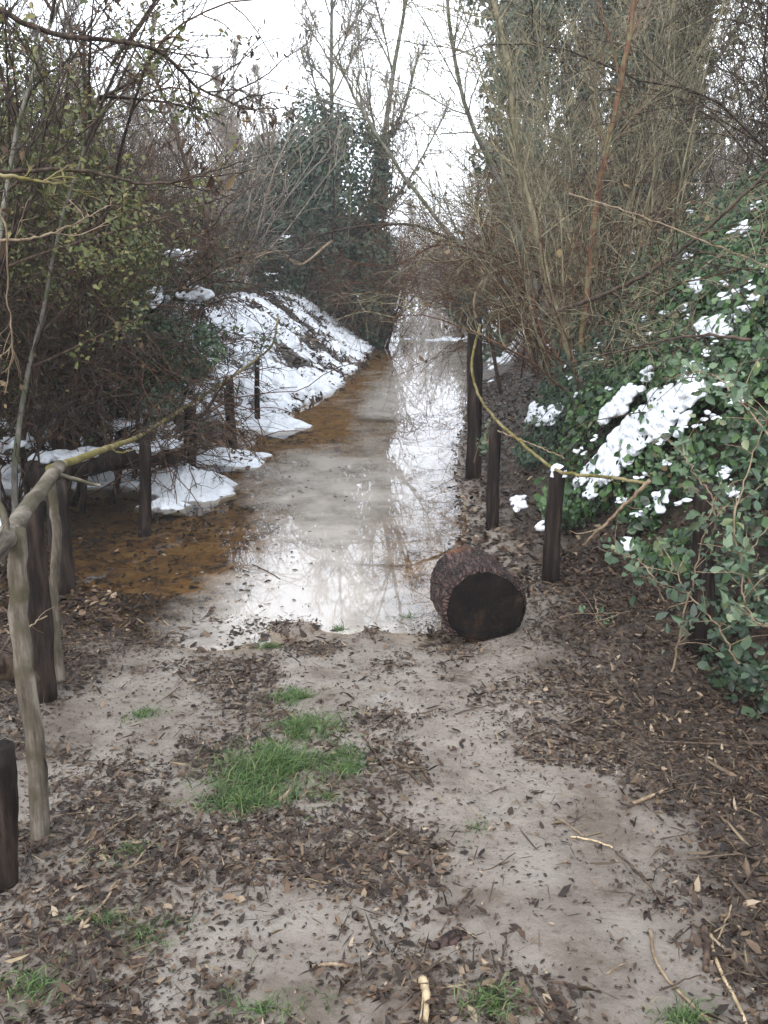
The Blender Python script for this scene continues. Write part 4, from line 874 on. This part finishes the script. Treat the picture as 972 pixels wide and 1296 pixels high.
grass(31, [(342, 975, .20, .26, 3600, .07), (378, 925, .15, .16, 1300, .06), (430, 960, .10, .10, 400, .05), (305, 1018, .16, .10, 1100, .06), (380, 885, .12, .10, 300, .05)], 'brightest green grass patch in the near mud')
grass(32, [(368, 882, .10, .09, 600, .045), (440, 975, .07, .08, 400, .04), (340, 820, .10, .05, 260, .04), (430, 798, .05, .03, 90, .05), (515, 785, .10, .06, 260, .05)], 'small green tufts between the large grass patch and the water')
grass(33, [(620, 1270, .10, .06, 260, .04), (860, 1290, .08, .05, 200, .04), (195, 1185, .10, .08, 240, .035), (180, 905, .10, .08, 220, .04), (130, 1170, .12, .08, 200, .035), (160, 1080, .1, .1, 120, .035), (40, 1250, .12, .1, 220, .04), (420, 1010, .1, .06, 160, .04),
           (330, 1280, .2, .1, 240, .035), (600, 1050, .1, .1, 60, .03)], 'sparse grass wisps among the fallen leaves')

# broad bramble leaves at the right edge, standing over the litter
def leafy_spray(seed, pts, n, size, label, m='bigleaf'):
    rng = np.random.default_rng(seed); o = np.array(pts[0], float); e = empty('bramble_spray', o, label, 'bramble', 'leafy bramble sprays at the right')
    p, r = poly_stem(np.array(pts)-o, .005, .002, 6, rng, .01); mb = MB(); tubes(mb, p, r, 6)
    P, D, t, b = spawn(rng, p, 12, .1, 1, .5, 1.2); p1 = grow(rng, P, D, rng.uniform(.08, .22, 12), 4, .15, 0, .1); tubes(mb, p1, taper(np.full(12, .002), .001, 5), 4)
    mb.build('stem', M['tan_stick'], e); pp = p1.reshape(-1, 3); k = rng.integers(0, len(pp), n)
    lf = MB(); leaves(lf, rng, pp[k]+rng.normal(0, .03, (n, 3)), rng.normal(0, .5, (n, 3))+[-.3, -.9, .7], size, .62, .5, .3); lf.build('foliage', M[m], e)
leafy_spray(41, [at(960, 760, 3.1), at(930, 680, 3.1), at(945, 600, 3.15), at(975, 520, 3.2)], 70, .040, 'large pale green bramble leaves at the right edge, level with the fence rail')
leafy_spray(42, [at(990, 800, 3.0), at(950, 780, 3.0), at(940, 720, 3.05), at(975, 660, 3.1)], 60, .036, 'drooping bramble leaves beneath the pale leaves at the right edge')
leafy_spray(43, [at(840, 760, 3.8), at(820, 720, 3.8), at(800, 705, 3.9), at(780, 700, 4.0)], 30, .045, 'small leafy bramble spray above the litter right of the log')
leafy_spray(44, [at(900, 700, 3.35), at(905, 640, 3.3), at(880, 600, 3.4), at(860, 560, 3.5)], 80, .036, 'bramble spray climbing over the top of the rightmost post')
leafy_spray(45, [gnd(755, 790), gnd(755, 790)+[0, 0, .05], gnd(750, 770)+[0, 0, .08]], 12, .04, 'tiny green seedling on the litter right of the log')
leafy_spray(46, [at(980, 560, 3.3), at(930, 500, 3.5), at(890, 470, 3.8), at(840, 480, 4.0)], 100, .036, 'leafy bramble arching above the snow patch from the right edge')
leafy_spray(48, [at(850, 850, 3.25), at(865, 780, 3.2), at(885, 700, 3.25), at(905, 630, 3.3)], 90, .036, 'dark leafy spray hanging in front of the rightmost post', 'ivydark')
leafy_spray(49, [at(935, 840, 3.1), at(905, 790, 3.15), at(870, 750, 3.25), at(845, 700, 3.4)], 70, .036, 'dark leafy spray crossing low before the rightmost post', 'ivydark')
leafy_spray(47, [at(600, 585, 7.2), at(608, 560, 7.1), at(620, 555, 7.0)], 40, .05, 'leaf tuft growing against the tall dark post')

# ------------------------------------------------------------------ sticks and stalks on the ground
def lie(u, v, z=.012): p = gnd(u, v); return p+[0, 0, z]
S = [
    ([(535, 1245), (536, 1300)], .011, .010, 'pale_stick', 'short thick yellow stub at the bottom edge'),
    ([(822, 1180), (835, 1230), (900, 1300)], .0045, .0035, 'tan_stick', 'long bent tan stalk running to the bottom right corner'),
    ([(900, 1185), (905, 1215), (945, 1305)], .005, .004, 'pale_stick', 'whitish stick in the dark soil at the bottom right corner'),
    ([(890, 1180), (893, 1235)], .010, .007, 'stick', 'short black stick beside the whitish stick'),
    ([(925, 1150), (905, 1200)], .003, .002, 'tan_stick', 'thin tan stalk forking off above the whitish stick'),
    ([(500, 968), (533, 996)], .007, .005, 'stick', 'left one of the two dark sticks near the middle of the mud'),
    ([(515, 955), (548, 998)], .007, .005, 'stick', 'right one of the two dark sticks near the middle of the mud'),
    ([(460, 935), (500, 1000)], .004, .003, 'stick', 'thin dark twig left of the two dark sticks'),
    ([(665, 963), (740, 966)], .004, .003, 'stick', 'straight thin twig lying crosswise right of the mud track'),
    ([(720, 875), (775, 884)], .007, .005, 'stick', 'dark twig in the litter right of the log'),
    ([(800, 1020), (840, 1003), (850, 998)], .006, .006, 'tan_stick', 'curved brown stick in the right litter'),
    ([(722, 1062), (775, 1075)], .003, .003, 'pale_stick', 'pale straight stalk in the middle of the right litter'),
    ([(462, 795), (475, 815)], .008, .006, 'stick', 'short reddish stick at the water edge left of the log'),
    ([(320, 728), (355, 745)], .004, .003, 'stick', 'dark twig floating on the bright water'),
    ([(540, 655), (545, 622), (545, 600)], .010, .006, 'stick', 'crooked dark stick at the right water edge'),
    ([(395, 1226), (440, 1228)], .004, .004, 'tan_stick', 'brown stalk lying near the bottom of the left litter'),
    ([(780, 1080), (850, 1160)], .004, .003, 'stick', 'dark stalk pointing to the lower right corner'),
    ([(555, 1185), (595, 1130), (630, 1120)], .003, .002, 'stick', 'wiry dark stalk beside the bark chip'),
    ([(870, 1090), (960, 1085)], .003, .002, 'straw', 'long dry stalk at the right border of the litter'),
    ([(820, 940), (960, 950)], .004, .003, 'stick', 'long dark stalk along the shaded right litter'),
    ([(100, 1180), (150, 1120)], .004, .003, 'tan_stick', 'thin stalk in the shaded left litter'),
    ([(575, 905), (640, 890)], .003, .002, 'stick', 'fine twig on the mud in front of the log'),
]
for k, (pts, r0, r1, mt, lab) in enumerate(S):
    fl = 'floating' in lab; pp = [lie(u, v, max(r0*.8, .004)) for u, v in pts]
    if fl: pp = [np.array([p[0], p[1], .002]) for p in pp]
    if len(pp) == 2: pp = [pp[0], lerp(pp[0], pp[1], .5)+[.006, .004, .003], pp[1]]
    rod(1400+k, pp, r0, r1, mt, 'fallen_stick', lab, 'stick', 'sticks on the ground', n=14, wob=.0025)
for k in range(46):        # further unremarkable twigs
    u, v = rng.uniform(20, 960), rng.uniform(850, 1290); p = lie(u, v, .006); a = rng.uniform(0, pi); L = rng.uniform(.06, .2)
    if mudmask(p[0], p[1]) > .8 and rng.random() < .5: continue
    q_ = p+[math.cos(a)*L, math.sin(a)*L, 0]; q_[2] = float(height(q_[0], q_[1]))+.008; mid = lerp(p, q_, .5)+[rng.normal(0, .01), rng.normal(0, .01), .004]
    rod(1500+k, [p, mid, q_], rng.uniform(.0015, .003), .0012, 'stick' if k % 3 else 'tan_stick', 'fallen_twig', 'thin short twig lying among the fallen leaves', 'twig', 'small twigs on the ground', n=8, wob=.002)
# bark chip
c = lie(567, 1192, .004); mb = MB(); t = np.linspace(-1, 1, 12)[:, None]; s = np.linspace(-1, 1, 6)[None]
wd = .022*(1-.75*np.abs(t)**2.5); V = np.stack([t*.055*1.0+s*0, s*wd, .012*(1-s**2)+.006*np.sin(t*4)], -1).reshape(-1, 3)
idx = np.arange(72).reshape(12, 6); q = np.stack([idx[:-1, :-1], idx[1:, :-1], idx[1:, 1:], idx[:-1, 1:]], -1).reshape(-1, 4)
mb.add(V, q); o = mb.build('bark_chip', M['logbark'], loc=c); o.rotation_euler = (0, 0, .5); tag(o, 'reddish curled bark chip lying on the near mud', 'bark')
sm = o.modifiers.new('thick', 'SOLIDIFY'); sm.thickness = .004

# ------------------------------------------------------------------ haze
HZ = .002
m = bpy.data.materials.new('haze'); m.use_nodes = True; n = m.node_tree; n.nodes.clear()
ou = n.nodes.new('ShaderNodeOutputMaterial'); pv = n.nodes.new('ShaderNodeVolumePrincipled')
pv.inputs['Color'].default_value = (.9, .93, .97, 1); pv.inputs['Density'].default_value = HZ; pv.inputs['Anisotropy'].default_value = .2
n.links.new(pv.outputs[0], ou.inputs['Volume'])
x0, x1, y0, y1, z0, z1 = -165, 165, -65, 225, -3, 16
mb = MB(); mb.add([(x, y, z) for z in (z0, z1) for y in (y0, y1) for x in (x0, x1)], [(0, 2, 3, 1), (4, 5, 7, 6), (0, 1, 5, 4), (2, 6, 7, 3), (0, 4, 6, 2), (1, 3, 7, 5)])
hzo = mb.build('haze', m, smooth=False); tag(hzo, kind='stuff')
